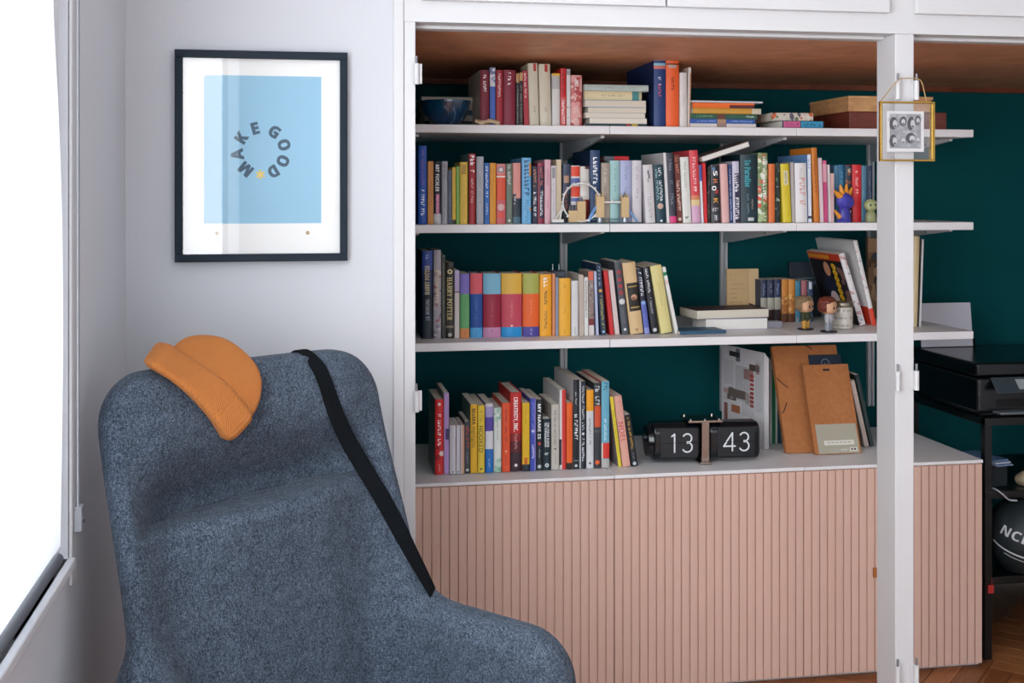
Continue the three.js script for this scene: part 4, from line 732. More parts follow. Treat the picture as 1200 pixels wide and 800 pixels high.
{
  const x = xAt(571, 3.515), sd = (a, b, c) => extr(sdBox2(a, c, 0.038, 0.012, 0.004), Math.abs(b - 0.008 - 0.003 * Math.sin(a * 130 + c * 90)) - 0.006, 0.002) + 0.0012 * Math.sin(a * 260) * Math.sin(c * 300 + 2);
  const m = solid('paper_pouch', 'small crumpled beige paper pouch before the maroon books on the top shelf', 'pouch', sdfMesh(sd, [-0.045, -0.006, -0.02], [0.045, 0.024, 0.02], 0.003), M('#c3ab8c', 0.9));
  m.position.set(x, S1 + 0.001, -3.516);
}
{
  const red = woodMat([88, 36, 26], [124, 58, 42], 71, 0.5, 8, 40), pale = woodMat([176, 126, 80], [214, 170, 118], 81, 0.55, 6, 36);
  red.map.repeat.set(3, 3); pale.map.repeat.set(3, 3);
  const x0 = 1.716, x1 = 2.052, h = 0.056;
  const b = thing('wooden_box', 'reddish brown wooden box with pale wooden lid behind the white post', 'box', (x0 + x1) / 2, S1 + 0.0003, -3.69);
  mesh('box_body', boxUV(rbox(x0 - 1.884, x1 - 1.884, 0, h, -0.15, 0.145, 0.003)), red, b);
  const lid = mesh('lid', boxUV(rbox(x0 - 1.886, 2.0 - 1.884, h + 0.0003, h + 0.046, -0.15, 0.143, 0.003)), pale, b);
  mesh('lid_rim', boxUV(rbox(x0 - 1.888, 2.004 - 1.884, h + 0.04, h + 0.05, -0.152, 0.147, 0.002)), pale, lid);
}
// ---------- second shelf extras ----------
{
  const b = makeBook(unique('white book lying askew on top of the row on the second shelf'), 'loose books', 0.02, 0.165, 0.12, '#3a2a26', { hb: 1, cov: '#4a3830' });
  b.quaternion.setFromAxisAngle(new THREE.Vector3(0, 0, 1), 0.31).multiply(new THREE.Quaternion().setFromAxisAngle(new THREE.Vector3(0, 1, 0), Math.PI)).multiply(new THREE.Quaternion().setFromAxisAngle(new THREE.Vector3(0, 0, 1), Math.PI / 2));
  b.position.set(xAt(823.5, 3.53), yAt(823.5, 190.5, 3.53), -3.65);
  const r = makeBook(unique('red book lying on top of the turquoise book on the second shelf'), 'loose books', 0.013, 0.078, 0.14, '#c8242c', { hb: 1, bands: [[0, 0.4, '#5c6068']] });
  r.quaternion.setFromAxisAngle(new THREE.Vector3(0, 0, 1), Math.PI / 2); r.position.set(xAt(737, 3.57), yAt(727, 188, 3.53) + 0.001, -3.57);
}
{
  const Q = 3.516, X = (p) => xAt(p, Q) - xAt(700, Q), Y = (p, y) => yAt(p, y, Q) - S2;
  const s = thing('skyline_souvenir', 'souvenir city model with white wheel and twin tower bridge on the second shelf', 'souvenir', xAt(700, Q), S2 + 0.0003, -Q);
  const white = M('#e0e0dc', 0.45), tan = M('#cdb184', 0.6), grey = M('#7c7c84', 0.5), blue = M('#6f9cd4', 0.45), roof = M('#4c4a52', 0.6);
  mesh('base', rbox(X(645), X(751.5), 0, 0.0045, -0.011, 0.0125, 0.001), M('#1d3a40', 0.15), s);
  const cx = X(681), cy = 0.063, R = 0.0575;
  mesh('wheel', new THREE.TorusGeometry(R, 0.0026, 10, 60).translate(cx, cy + 0.002, 0.004), white, s);
  const caps = [];
  for (let k = 0; k < 16; k++) { const a = k / 16 * Math.PI * 2; caps.push(new THREE.SphereGeometry(0.0034, 8, 6).translate(cx + Math.cos(a) * (R + 0.0035), cy + 0.002 + Math.sin(a) * (R + 0.0035), 0.004)); }
  const wh = s.children[s.children.length - 1]; for (const c of caps) if (c.boundingSphere === null) mesh('pod', c, white, wh);
  mesh('support', merge([tube([[X(655), 0.005, 0.004], [X(657), 0.03, 0.004], [X(658.5), 0.058, 0.004]], 0.0028, 12), tube([[X(648), 0.005, 0.004], [X(652), 0.02, 0.004], [X(658), 0.045, 0.004]], 0.002, 12), rbox(X(646), X(660), 0.0046, 0.014, -0.006, 0.01, 0.001)]), white, s);
  const tower = (p0, p1, y1, z = 0) => rbox(X(p0), X(p1), 0.0046, y1, z - 0.007, z + 0.007, 0.001);
  mesh('church', merge([tower(666, 676, 0.04), rbox(X(676), X(686), 0.0046, 0.068, -0.008, 0.006, 0.001)]), tan, s);
  const spires = []; for (const p of [667.5, 671, 674.5]) spires.push(new THREE.ConeGeometry(0.003, 0.02, 6).translate(X(p), 0.05, 0));
  spires.push(new THREE.ConeGeometry(0.009, 0.016, 4).translate(X(681), 0.076, 0));
  mesh('church_roof', merge(spires), grey, s);
  for (const [a, b, top] of [[698, 707.5, 0.082], [727.5, 736.5, 0.08]]) {
    mesh('bridge_pier', cyl(0.0095, 0.0105, 0.014, X((a + b) / 2), 0.0116, 0, 18), M('#9aa0a8', 0.3, 0.6), s);
    const tw = mesh('bridge_tower', rbox(X(a), X(b), 0.0187, top, -0.009, 0.009, 0.001), tan, s);
    for (const dx of [0.002, 0.0115, 0.0205]) for (const z of [-0.006, 0.006]) mesh('turret', new THREE.ConeGeometry(0.0028, 0.012, 8).translate(X(a) + dx, top + 0.006, z), tan, tw);
    mesh('spire', new THREE.ConeGeometry(0.006, 0.018, 4).translate(X((a + b) / 2), top + 0.009, 0), roof, tw);
  }
  mesh('walkway', merge([rbox(X(707.5), X(727.5), 0.063, 0.0675, -0.003, 0.003, 0.0008), new THREE.SphereGeometry(0.004, 8, 6).translate(X(717), 0.07, 0)]), white, s);
  mesh('cable', tube([[X(698), 0.052, 0.002], [X(694), 0.036, 0.002], [X(691), 0.02, 0.002], [X(688), 0.006, 0.002]], 0.003, 20), blue, s);
  mesh('cable', tube([[X(700), 0.055, 0.006], [X(696), 0.038, 0.006], [X(693), 0.022, 0.006], [X(690), 0.006, 0.006]], 0.002, 20), blue, s);
  mesh('cable', tube([[X(736.5), 0.046, 0.002], [X(740), 0.03, 0.002], [X(743), 0.018, 0.002], [X(746.5), 0.006, 0.002]], 0.003, 20), blue, s);
  mesh('roadway', rbox(X(688), X(727.5), 0.012, 0.015, -0.004, 0.001, 0.0006), M('#4a6a74', 0.4), s);
}
function figure(label, x, y, z, turn, parts, name = 'figurine') {
  const f = thing(name, label, 'figurine', x, y, z, turn, 'small toy figures');
  for (const [n, sd, lo, hi, col, cell = 0.003] of parts) mesh(n, sdfMesh(sd, lo, hi, cell), M(col, 0.4), f);
  return f;
}
{
  // plain vinyl toys, no likeness
  figure('purple vinyl toy with an orange crest on the second shelf', xAt(990, 3.517), S2 + 0.0003, -3.521, 0.5, [
    ['body', (x, y, z) => smin(sdEll(x, y - 0.022, z, 0.017, 0.024, 0.014), Math.max(sdEll(x, y, z, 0.024, 0.012, 0.015), -y), 0.01), [-0.03, -0.003, -0.02], [0.03, 0.06, 0.02], '#3f3c9c'],
    ['head', (x, y, z) => smin(sdEll(x, y - 0.055, z, 0.026, 0.022, 0.015), sdEll(x - 0.018, y - 0.05, z, 0.016, 0.014, 0.012), 0.01), [-0.034, 0.028, -0.02], [0.04, 0.085, 0.02], '#4a46b0'],
    ['crest', (x, y, z) => { let d = 1; for (const [px, py, a] of [[-0.03, 0.072, 2.5], [-0.012, 0.082, 1.9], [0.008, 0.084, 1.4], [0.024, 0.078, 0.9]]) d = Math.min(d, sdCap(x, y, z, [px * 0.6, 0.066, 0], [px + 0.012 * Math.cos(a), py + 0.012 * Math.sin(a), 0], 0.009, 0.003)); return d; }, [-0.06, 0.045, -0.02], [0.05, 0.11, 0.02], '#e89a34'],
    ['tail', (x, y, z) => sdCap(x, y, z, [-0.012, 0.012, -0.003], [-0.034, 0.03, -0.003], 0.007, 0.003), [-0.05, -0.002, -0.02], [0.01, 0.05, 0.02], '#e89a34'],
  ]);
  scene.children[scene.children.length - 1].scale.setScalar(1.25);
  figure('pale green vinyl toy beside the white post on the second shelf', xAt(1021, 3.52), S2 + 0.0003, -3.523, 0, [
    ['body', (x, y, z) => Math.max(sdEll(x, y - 0.014, z, 0.018, 0.028, 0.014), -y), [-0.03, -0.003, -0.02], [0.03, 0.05, 0.02], '#8d9268'],
    ['head', (x, y, z) => sdEll(x, y - 0.054, z, 0.022, 0.02, 0.016), [-0.03, 0.03, -0.02], [0.03, 0.08, 0.02], '#a3aa78'],
    ['eye', (x, y, z) => Math.min(sdEll(x - 0.008, y - 0.055, z - 0.0145, 0.003, 0.004, 0.002), sdEll(x + 0.008, y - 0.055, z - 0.0145, 0.003, 0.004, 0.002)), [-0.014, 0.046, 0.008], [0.014, 0.064, 0.02], '#20241c', 0.0012],
  ]);
  const toy = (label, x, z, turn, hair, top, low) => figure(label, x, S3 + 0.0003, z, turn, [
    ['base', (a, b, c) => extr(Math.hypot(a, c) - 0.022, Math.abs(b - 0.002) - 0.002, 0.001), [-0.028, -0.003, -0.028], [0.028, 0.008, 0.028], '#22262a'],
    ['trousers', (a, b, c) => Math.min(sdCap(a, b, c, [-0.007, 0.007, 0], [-0.007, 0.024, 0], 0.0065, 0.007), sdCap(a, b, c, [0.007, 0.007, 0], [0.007, 0.024, 0], 0.0065, 0.007)), [-0.02, -0.002, -0.012], [0.02, 0.04, 0.012], low],
    ['shirt', (a, b, c) => { let d = sdEll(a, b - 0.036, c, 0.014, 0.016, 0.011); for (const s of [-1, 1]) d = smin(d, sdCap(a, b, c, [s * 0.013, 0.042, 0], [s * 0.02, 0.028, 0.004], 0.005, 0.0045), 0.005); return d; }, [-0.03, 0.014, -0.016], [0.03, 0.06, 0.018], top],
    ['head', (a, b, c) => extr(sdBox2(a, b - 0.064, 0.021, 0.018, 0.014), Math.abs(c) - 0.017, 0.012), [-0.028, 0.04, -0.024], [0.028, 0.09, 0.024], '#d9a884'],
    ['hair', (a, b, c) => Math.max(extr(sdBox2(a, b - 0.069, 0.025, 0.021, 0.016), Math.abs(c + 0.005) - 0.019, 0.013), Math.min(0.0735 - b, c - 0.003)) + 0.001 * Math.sin(a * 500) * Math.sin(b * 380), [-0.034, 0.04, -0.034], [0.034, 0.1, 0.024], hair],
    ['eye', (a, b, c) => Math.min(sdEll(a - 0.009, b - 0.062, c - 0.017, 0.0028, 0.0036, 0.002), sdEll(a + 0.009, b - 0.062, c - 0.017, 0.0028, 0.0036, 0.002)), [-0.014, 0.054, 0.01], [0.014, 0.07, 0.022], '#181414', 0.0012],
  ]);
  toy('small toy figure with sandy brown hair in ochre clothes on the third shelf', xAt(944, 3.63), -3.63, 0.6, '#8a7254', '#3f4a34', '#c89440').scale.setScalar(1.22);
  toy('small toy figure with red brown hair in grey clothes on the third shelf', xAt(972, 3.55), -3.555, 0.75, '#6c2e20', '#b9bac0', '#8e929c').scale.setScalar(1.25);
}

// ---------- third shelf extras ----------
{
  const y0 = yAt(657, 325.4, 3.62), x = xAt(656, 3.62);
  const g = thing('small_gadget', 'small dark grey gadget with two prongs lying on the yellow book', 'gadget', x, y0 + 0.0008, -3.66);
  mesh('casing', rbox(-0.02, 0.022, 0, 0.02, -0.03, 0.03, 0.003), M('#2c3640', 0.5), g);
  for (const dx of [-0.014, 0.006]) mesh('prong', merge([cyl(0.0016, 0.0016, 0.016, dx, 0.028, 0, 8), new THREE.SphereGeometry(0.003, 10, 8).translate(dx, 0.037, 0)]), M('#b8bcc2', 0.3, 0.8), g);
}
{
  let y = pile([
    [796, 851, 386.6, 390.6, '#2c5470', 'thin blue pamphlet lying before the flat books', { d: 0.1, q: 3.58, yaw: 0.05 }],
  ], S3, 3.58, 'on the third shelf', 'flat books on the third shelf');
  y = pile([[826, 899, 373, 386, '#7a66a8', 'purple backed thick paperback lying under the maroon one', { d: 0.13, pages: 1, q: 3.672, yaw: 0.03 }]], S3, 3.672, 'on the third shelf', 'flat books on the third shelf');
  pile([
    [812, 900, 362.5, 373, '#3c1c26', 'maroon covered paperback lying on the purple one', { d: 0.14, pages: 1, q: 3.665, yaw: 0.1 }],
  ], y, 3.665, 'on the third shelf', 'flat books on the third shelf');
}
function panel(name, label, category, w, h, t, edge, cv, x, y, z, yaw, lean, group) {   // upright flat thing: front print, real thickness
  const p = thing(name, label, category, x, y, z, yaw, group);
  p.rotation.order = 'YXZ'; p.rotation.x = -lean;
  mesh('sheet', rbox(-w / 2, w / 2, 0, h, -t, 0, Math.min(0.002, t * 0.4)), edge, p);
  if (cv) mesh('front_print', new THREE.PlaneGeometry(w - 0.002, h - 0.002).translate(0, h / 2, 0.0003), printMat(cv, 0.65), p);
  return p;
}
{
  const [c, g] = canvas(256, 300);
  g.fillStyle = '#c8a878'; g.fillRect(0, 0, 256, 300); g.fillStyle = '#d4b688'; g.fillRect(172, 0, 84, 300); g.fillStyle = '#b08e60'; g.fillRect(170, 0, 4, 300);
  g.fillStyle = '#8e7450'; for (let r = 0; r < 9; r++) for (let x = 20; x < 150;) { const l = 6 + rnd() * 16; g.fillRect(x, 34 + r * 26, l, 3); x += l + 6; if (rnd() > 0.8) break; }
  g.fillStyle = '#2c2620'; g.beginPath(); g.moveTo(176, 196); g.lineTo(240, 214); g.lineTo(212, 228); g.lineTo(180, 222); g.fill();
  const Q = 3.9, x0 = xAt(852, Q), x1 = xAt(890, Q);
  panel('greeting_card', 'tan printed card standing behind the flat books on the third shelf', 'card', x1 - x0, yAt(870, 315, Q) - S3, 0.012, M('#c9aa7c', 0.7), c, (x0 + x1) / 2, S3 + 0.0005, -Q, 0.05, 0.02);
}
row([
  [892, 899.6, 328, '#26324e', 'pocket book with navy top and grey middle, first of three,', { d: 0.1, bands: [[0.42, 0.7, '#a8a698'], [0.7, 1, '#3c2024']], m: [['#8c98b8', 0.1, 0.35, 0.3]] }],
  [900, 907.8, 328, '#202c48', 'pocket book with navy top and grey middle, second of three,', { d: 0.1, bands: [[0.42, 0.7, '#b0ae9e'], [0.7, 1, '#341a1e']], m: [['#8c98b8', 0.1, 0.35, 0.3]] }],
  [908.2, 916, 327.6, '#243050', 'pocket book with navy top and grey middle, third of three,', { d: 0.1, bands: [[0.42, 0.7, '#a8a698'], [0.7, 1, '#2c1a20']], m: [['#8c98b8', 0.1, 0.35, 0.3]] }],
  [916.6, 924.2, 327.4, '#cf8636', 'orange pocket book with brown foot, left of a twin,', { d: 0.1, bands: [[0.4, 1, '#b87434'], [0.8, 1, '#5c3018']], dots: [[10, ['#e0a85c', '#a86428'], 0.35, 0.8]] }],
  [924.6, 932, 327.4, '#d48c3a', 'orange pocket book with brown foot, right of a twin,', { d: 0.1, bands: [[0.4, 1, '#bc7a38'], [0.8, 1, '#5c3018']], dots: [[10, ['#e0a85c', '#a86428'], 0.35, 0.8]] }],
  [932.6, 939, 329, '#3c7c94', 'teal pocket book behind the toy figures', { d: 0.1, dots: [[10, ['#c88c6c', '#2c4c5c', '#d8c8b0'], 0.3, 1]] }],
  [939.6, 946, 329, '#a8646c', 'mauve pocket book behind the toy figures', { d: 0.1, dots: [[10, ['#d8a8a0', '#6c3c44', '#c8d0d0'], 0.3, 1]] }],
  [946.6, 953, 329.5, '#2c4464', 'blue pocket book with a white peak picture', { d: 0.1, bands: [[0.02, 0.2, '#c8ccd4', 0.25, 0.8]], dots: [[8, ['#d0d4dc', '#4c6484'], 0.2, 1]] }],
], S3, 3.85, 'on the third shelf', 'pocket books on the third shelf');
function leftPrint(b, h, d, cv) { mesh('cover_print', new THREE.PlaneGeometry(d - 0.008, h - 0.002).rotateY(-Math.PI / 2).translate(-0.0003, h / 2, -d / 2 - 0.002), printMat(cv, 0.5), b); }
function deepLean(label, x0, x1, b0, b1, yt, Q, d, bg, o, cv) {
  const before = scene.children.length;
  row([[x0, x1, yt, bg, label, { ...o, b: [b0, b1], d, q: Q }]], S3, Q, 'on the third shelf', 'large books on the third shelf');
  const b = scene.children[before], dx = (xAt(b0, Q) + xAt(b1, Q) - xAt(x0, Q) - xAt(x1, Q)) / 2, h = Math.hypot(yAt((x0 + x1) / 2, yt, Q) - S3, dx) - 0.003;
  if (cv) leftPrint(b, h, d, cv);
}
{
  const [a, g] = canvas(320, 384);
  g.fillStyle = '#dcdad8'; g.fillRect(0, 0, 320, 384); g.fillStyle = '#d83c20'; g.fillRect(0, 300, 320, 84); g.fillStyle = '#f0b8a0'; for (let i = 0; i < 4; i++) g.fillRect(90 + i * 10, 318 + i * 15, 150 - i * 14, 8);
  deepLean('large white book with a red foot leaning', 1001, 1006, 1023, 1029.5, 282, 3.7, 0.3, '#dcdad8', { hb: 1, cov: '#d8d6d4', dots: [[20, ['#c8a0a0', '#b8b4b8'], 0.1, 0.8]], bands: [[0.8, 1, '#d83c20']] }, a);
  const [c, q] = canvas(320, 384);
  q.fillStyle = '#1c1a20'; q.fillRect(0, 0, 320, 384);
  q.fillStyle = '#c83c1c'; q.fillRect(0, 0, 320, 40); q.fillStyle = '#e8a430'; for (let i = 0; i < 7; i++) { q.beginPath(); q.arc(20 + i * 30, 22, 13, 0, 7); q.fill(); }
  q.fillStyle = '#e8b820'; for (let i = 0; i < 7; i++) { q.beginPath(); q.ellipse(232, 72 + i * 34, 22, 16, 0.4, 0, 7); q.fill(); } q.fillStyle = '#c8481c'; for (let i = 0; i < 7; i++) { q.beginPath(); q.arc(232, 72 + i * 34, 6, 0, 7); q.fill(); }
  q.fillStyle = '#d89878'; q.beginPath(); q.ellipse(160, 90, 30, 40, 0, 0, 7); q.fill(); q.fillStyle = '#22283c'; q.beginPath(); q.ellipse(150, 190, 62, 62, 0, 0, 7); q.fill(); q.fillStyle = '#dcc4c4'; q.beginPath(); q.ellipse(160, 262, 42, 50, 0, 0, 7); q.fill();
  q.fillStyle = '#7c5c54'; for (let i = 0; i < 12; i++) { q.beginPath(); q.ellipse(280 + rnd() * 30, 70 + rnd() * 260, 10 + rnd() * 10, 12 + rnd() * 16, rnd() * 3, 0, 7); q.fill(); }
  deepLean('comic volume with yellow lettering on a dark cover leaning', 984, 991, 1009, 1016.5, 297, 3.7, 0.26, '#e0dcdc', { dots: [[18, ['#c89898', '#a8a4a8'], 0, 1]] }, c);
  const [e, f] = canvas(256, 320);
  f.fillStyle = '#10222e'; f.fillRect(0, 0, 256, 320); f.fillStyle = '#4c6470'; f.fillRect(60, 90, 130, 8); f.fillRect(60, 110, 150, 26); f.fillStyle = '#20404c'; f.fillRect(210, 0, 6, 320); f.fillRect(0, 130, 256, 4);
  { const Q = 4.0, x0 = xAt(926, Q), x1 = xAt(962, Q);
    panel('hardback_book', 'dark petrol book with grey title panel standing on the third shelf', 'book', x1 - x0, yAt(945, 307, Q) - S3, 0.02, M('#0f2530', 0.5), e, (x0 + x1) / 2, S3 + 0.0005, -Q, -0.12, 0.02); }
  // brown picture book and narrow books by the post
  const Q = 3.9, x0 = xAt(1018, Q), x1 = xAt(1056, Q);
  const [p, r] = canvas(256, 400);
  r.fillStyle = '#8a6a50'; r.fillRect(0, 0, 256, 400); for (let i = 0; i < 46; i++) { r.fillStyle = ['#b08c6c', '#5c4434', '#2c3038', '#7a5c48', '#3c4854'][i % 5]; r.beginPath(); r.ellipse(rnd() * 256, 80 + rnd() * 320, 14 + rnd() * 34, 10 + rnd() * 22, rnd() * 3, 0, 7); r.fill(); }
  r.fillStyle = '#b08a68'; r.fillRect(0, 0, 256, 70);
  panel('picture_book', 'tall brown picture book mostly hidden by the white post, third shelf', 'book', x1 - x0, yAt(1030, 279, Q) - S3, 0.02, M('#8a6c54', 0.6), p, (x0 + x1) / 2, S3 + 0.0005, -Q, 0, 0.02);
}
row([
  [1070.5, 1079, 277, '#cdb98e', 'tall cream book right of the white post', { d: 0.2, b: [1068, 1075.5] }],
  [1079.4, 1080.6, 279, '#1c1c20', 'thin black folder right of the white post', { d: 0.2, b: [1076, 1077.4] }],
  [1081, 1083.6, 280.5, '#d0cccc', 'thin white book right of the white post', { d: 0.2, b: [1077.8, 1080] }],
], S3, 3.64, 'on the third shelf', 'tall books by the post');
{
  const Q = 3.64, x = xAt(987, Q), y = S3 + 0.0003, H = 0.088, r = 0.0335;
  const j = thing('candle_jar', 'pale glass candle jar with metal lid on the third shelf', 'jar', x, y, -Q);
  const [c, g] = canvas(256, 128); g.fillStyle = '#c9c2b6'; g.fillRect(0, 0, 256, 128); g.fillStyle = '#a09a90'; for (let k = 0; k < 9; k++) for (let u = 0; u < 256;) { const l = 6 + rnd() * 14; if (rnd() > 0.4) g.fillRect(u, 22 + k * 10, l, 2.5); u += l + 5; }
  mesh('jar_body', new THREE.LatheGeometry([[0.001, 0], [r - 0.004, 0], [r, 0.004], [r, H - 0.022], [r - 0.003, H - 0.014], [r - 0.005, H - 0.012]].map((p) => new THREE.Vector2(...p)), 40), new THREE.MeshPhysicalMaterial({ map: canvasTexture(c), roughness: 0.2, clearcoat: 0.6 }), j);
  mesh('lid', new THREE.LatheGeometry([[r - 0.001, H - 0.016], [r + 0.002, H - 0.014], [r + 0.002, H - 0.003], [r - 0.002, H], [0.001, H]].map((p) => new THREE.Vector2(...p)), 40), M('#8c8474', 0.3, 0.8), j);
}
solid('small_box', 'tiny grey box in front of the navy pocket books', 'box', rbox(xAt(899.8, 3.69), xAt(917, 3.69), S3 + 0.0003, S3 + 0.022, -3.73, -3.69, 0.002), M('#8e8c96', 0.5));

// ---------- cabinet top extras ----------
{
  const Q = 3.58, x0 = 1.0587, x1 = 1.413;
  const c = thing('flip_clock', 'black flip clock showing 13 43 on the cabinet top', 'clock', (x0 + x1) / 2, S4 + 0.0003, -Q, -0.06);
  const black = M('#050c13', 0.2), chrome = M('#9d8f86', 0.18, 1), w = 0.352, r = 0.058, y = 0.068;
  const drum = (a, b) => { const d = (X, Y, Z) => extr(sdBox2(Y - y, Z, r, r * 0.78, 0.03), Math.abs(X - (a + b) / 2) - (b - a) / 2, 0.008); return sdfMesh(d, [a - 0.01, y - r - 0.01, -r], [b + 0.01, y + r + 0.01, r], 0.004); };
  mesh('housing', drum(-w / 2 + 0.012, -0.0135), black, c);
  mesh('housing', drum(0.0135, w / 2), black, c);
  mesh('end_cap', cyl(0.047, 0.052, 0.014, 0, 0, 0, 36).rotateZ(Math.PI / 2).translate(-w / 2 + 0.006, y, 0), black, c);
  mesh('adjusting_knob', cyl(0.012, 0.014, 0.01, 0, 0, 0, 24).rotateZ(Math.PI / 2).translate(-w / 2 - 0.005, y + 0.01, 0), M('#1c242c', 0.2, 0.6), c);
  mesh('pillar', merge([rbox(-0.013, 0.013, 0.006, 0.135, -0.035, 0.05, 0.003), rbox(-0.02, 0.02, 0, 0.008, -0.05, 0.056, 0.002)]), chrome, c);
  mesh('top_plate', rbox(-0.055, 0.055, 0.1285, 0.136, -0.05, 0.05, 0.002), chrome, c);
  for (const [sx, sz] of [[-0.045, 0.04], [0.045, 0.04], [-0.045, -0.04], [0.045, -0.04], [0, 0.04]]) mesh('screw', cyl(0.004, 0.004, 0.004, sx, 0.138, sz, 14), M('#cfc8c0', 0.2, 1), c);
  for (const [txt, cx] of [['13', -0.083], ['43', 0.098]]) {
    const [k, g] = canvas(512, 384);
    g.fillStyle = '#08111a'; g.fillRect(0, 0, 512, 384); g.strokeStyle = '#dfe4e6'; g.lineWidth = 21; g.lineCap = 'round'; g.lineJoin = 'round';
    [...txt].forEach((ch, i) => {
      g.save(); g.translate(i ? 368 : (ch === '1' ? 190 : 160), 192);
      if (ch === '1') { g.beginPath(); g.moveTo(-34, -88); g.lineTo(4, -118); g.lineTo(4, 122); g.stroke(); }
      if (ch === '4') { g.beginPath(); g.moveTo(46, 122); g.lineTo(46, -118); g.lineTo(-74, 58); g.lineTo(84, 58); g.stroke(); }
      if (ch === '3') { g.beginPath(); g.arc(0, -58, 60, -2.6, Math.PI / 2); g.stroke(); g.beginPath(); g.arc(0, 58, 66, -Math.PI / 2, 2.6); g.stroke(); }
      g.restore();
    });
    const m = printMat(k, 0.3);
    const pw = 0.118, ph = 0.088, z = r * 0.78 + 0.0012;
    const U = new THREE.PlaneGeometry(pw, ph / 2 - 0.0006), D = new THREE.PlaneGeometry(pw, ph / 2 - 0.0006);
    for (let q = 0; q < 4; q++) { U.attributes.uv.setY(q, 0.5 + U.attributes.uv.getY(q) * 0.5); D.attributes.uv.setY(q, D.attributes.uv.getY(q) * 0.5); }
    mesh('number_flap', U.translate(cx, y + ph / 4 + 0.0003, z), m, c);
    mesh('number_flap', D.translate(cx, y - ph / 4 - 0.0003, z), m, c);
  }
}
{
  // newspapers and magazines standing upright, cover to the left
  const [c, g] = canvas(384, 480);
  g.fillStyle = '#d4d2d4'; g.fillRect(0, 0, 384, 480);
  const cols = ['#8c8a90', '#a88078', '#5c4c48', '#b4a8a4', '#6c7078', '#c09c94'];
  for (let k = 0; k < 26; k++) { g.fillStyle = cols[k % 6]; const w = 20 + rnd() * 80, h = 10 + rnd() * 60; if (k < 9) g.fillRect(rnd() * 330, rnd() * 430, w, h); }
  g.fillStyle = '#2c2c34'; g.fillRect(70, 20, 100, 26); g.fillStyle = '#a03c34'; for (let k = 0; k < 8; k++) g.fillRect(262, 120 + k * 22, 34, 14); g.fillStyle = '#5c5c64'; for (let r = 0; r < 26; r++) for (let x = 130; x < 250;) { const l = 5 + rnd() * 12; g.fillRect(x, 90 + r * 7, l, 2.4); x += l + 4; }
  g.fillStyle = '#9a989c'; for (const [cx0, cx1, r0, r1] of [[16, 110, 70, 200], [16, 56, 220, 290], [310, 372, 40, 300], [190, 300, 268, 340], [70, 290, 362, 450]]) for (let r = r0; r < r1; r += 7) for (let x = cx0; x < cx1;) { const l = Math.min(5 + rnd() * 12, cx1 - x); g.fillRect(x, r, l, 2.2); x += l + 4; }
  g.fillStyle = '#6a5f58'; g.fillRect(60, 215, 160, 46); g.fillStyle = '#a86848'; g.fillRect(90, 300, 80, 40); g.fillStyle = '#d8d4d4'; g.fillRect(60, 345, 240, 120); g.fillStyle = '#8c5c54'; g.fillRect(20, 300, 34, 180);
  const n = thing('newspaper_stack', 'stack of folded newspapers standing upright behind the flip clock', 'newspapers', xAt(896, 3.7), S4 + 0.0003, -3.7, 0.22);
  for (let k = 0; k < 4; k++) mesh('newspaper', rbox(0.0045 * k, 0.0045 * k + 0.004, 0, 0.316 - 0.006 * k, -0.257 + 0.004 * k, 0, 0.0018), M(['#d4d2d3', '#c8c6c8', '#dad8d8', '#cfccca'][k], 0.8), n);
  mesh('printed_page', new THREE.PlaneGeometry(0.25, 0.31).rotateY(-Math.PI / 2).translate(-0.0004, 0.157, -0.129), printMat(c, 0.8), n);
}
row([
  [902, 905, 420, '#cfcccf', 'thin white folder between newspapers and cardboard folder', { d: 0.22 }],
  [905.4, 908.8, 432, '#1f7c4c', 'thin green folder between newspapers and cardboard folder', { d: 0.22 }],
  [909.2, 911.4, 430, '#c8c8c4', 'very thin pale folder next to the green one', { d: 0.22 }],
  [911.8, 916, 440, '#1c3c48', 'thin dark teal folder next to the green one', { d: 0.22 }],
], S4, 3.78, 'on the cabinet top', 'thin folders on the cabinet top');
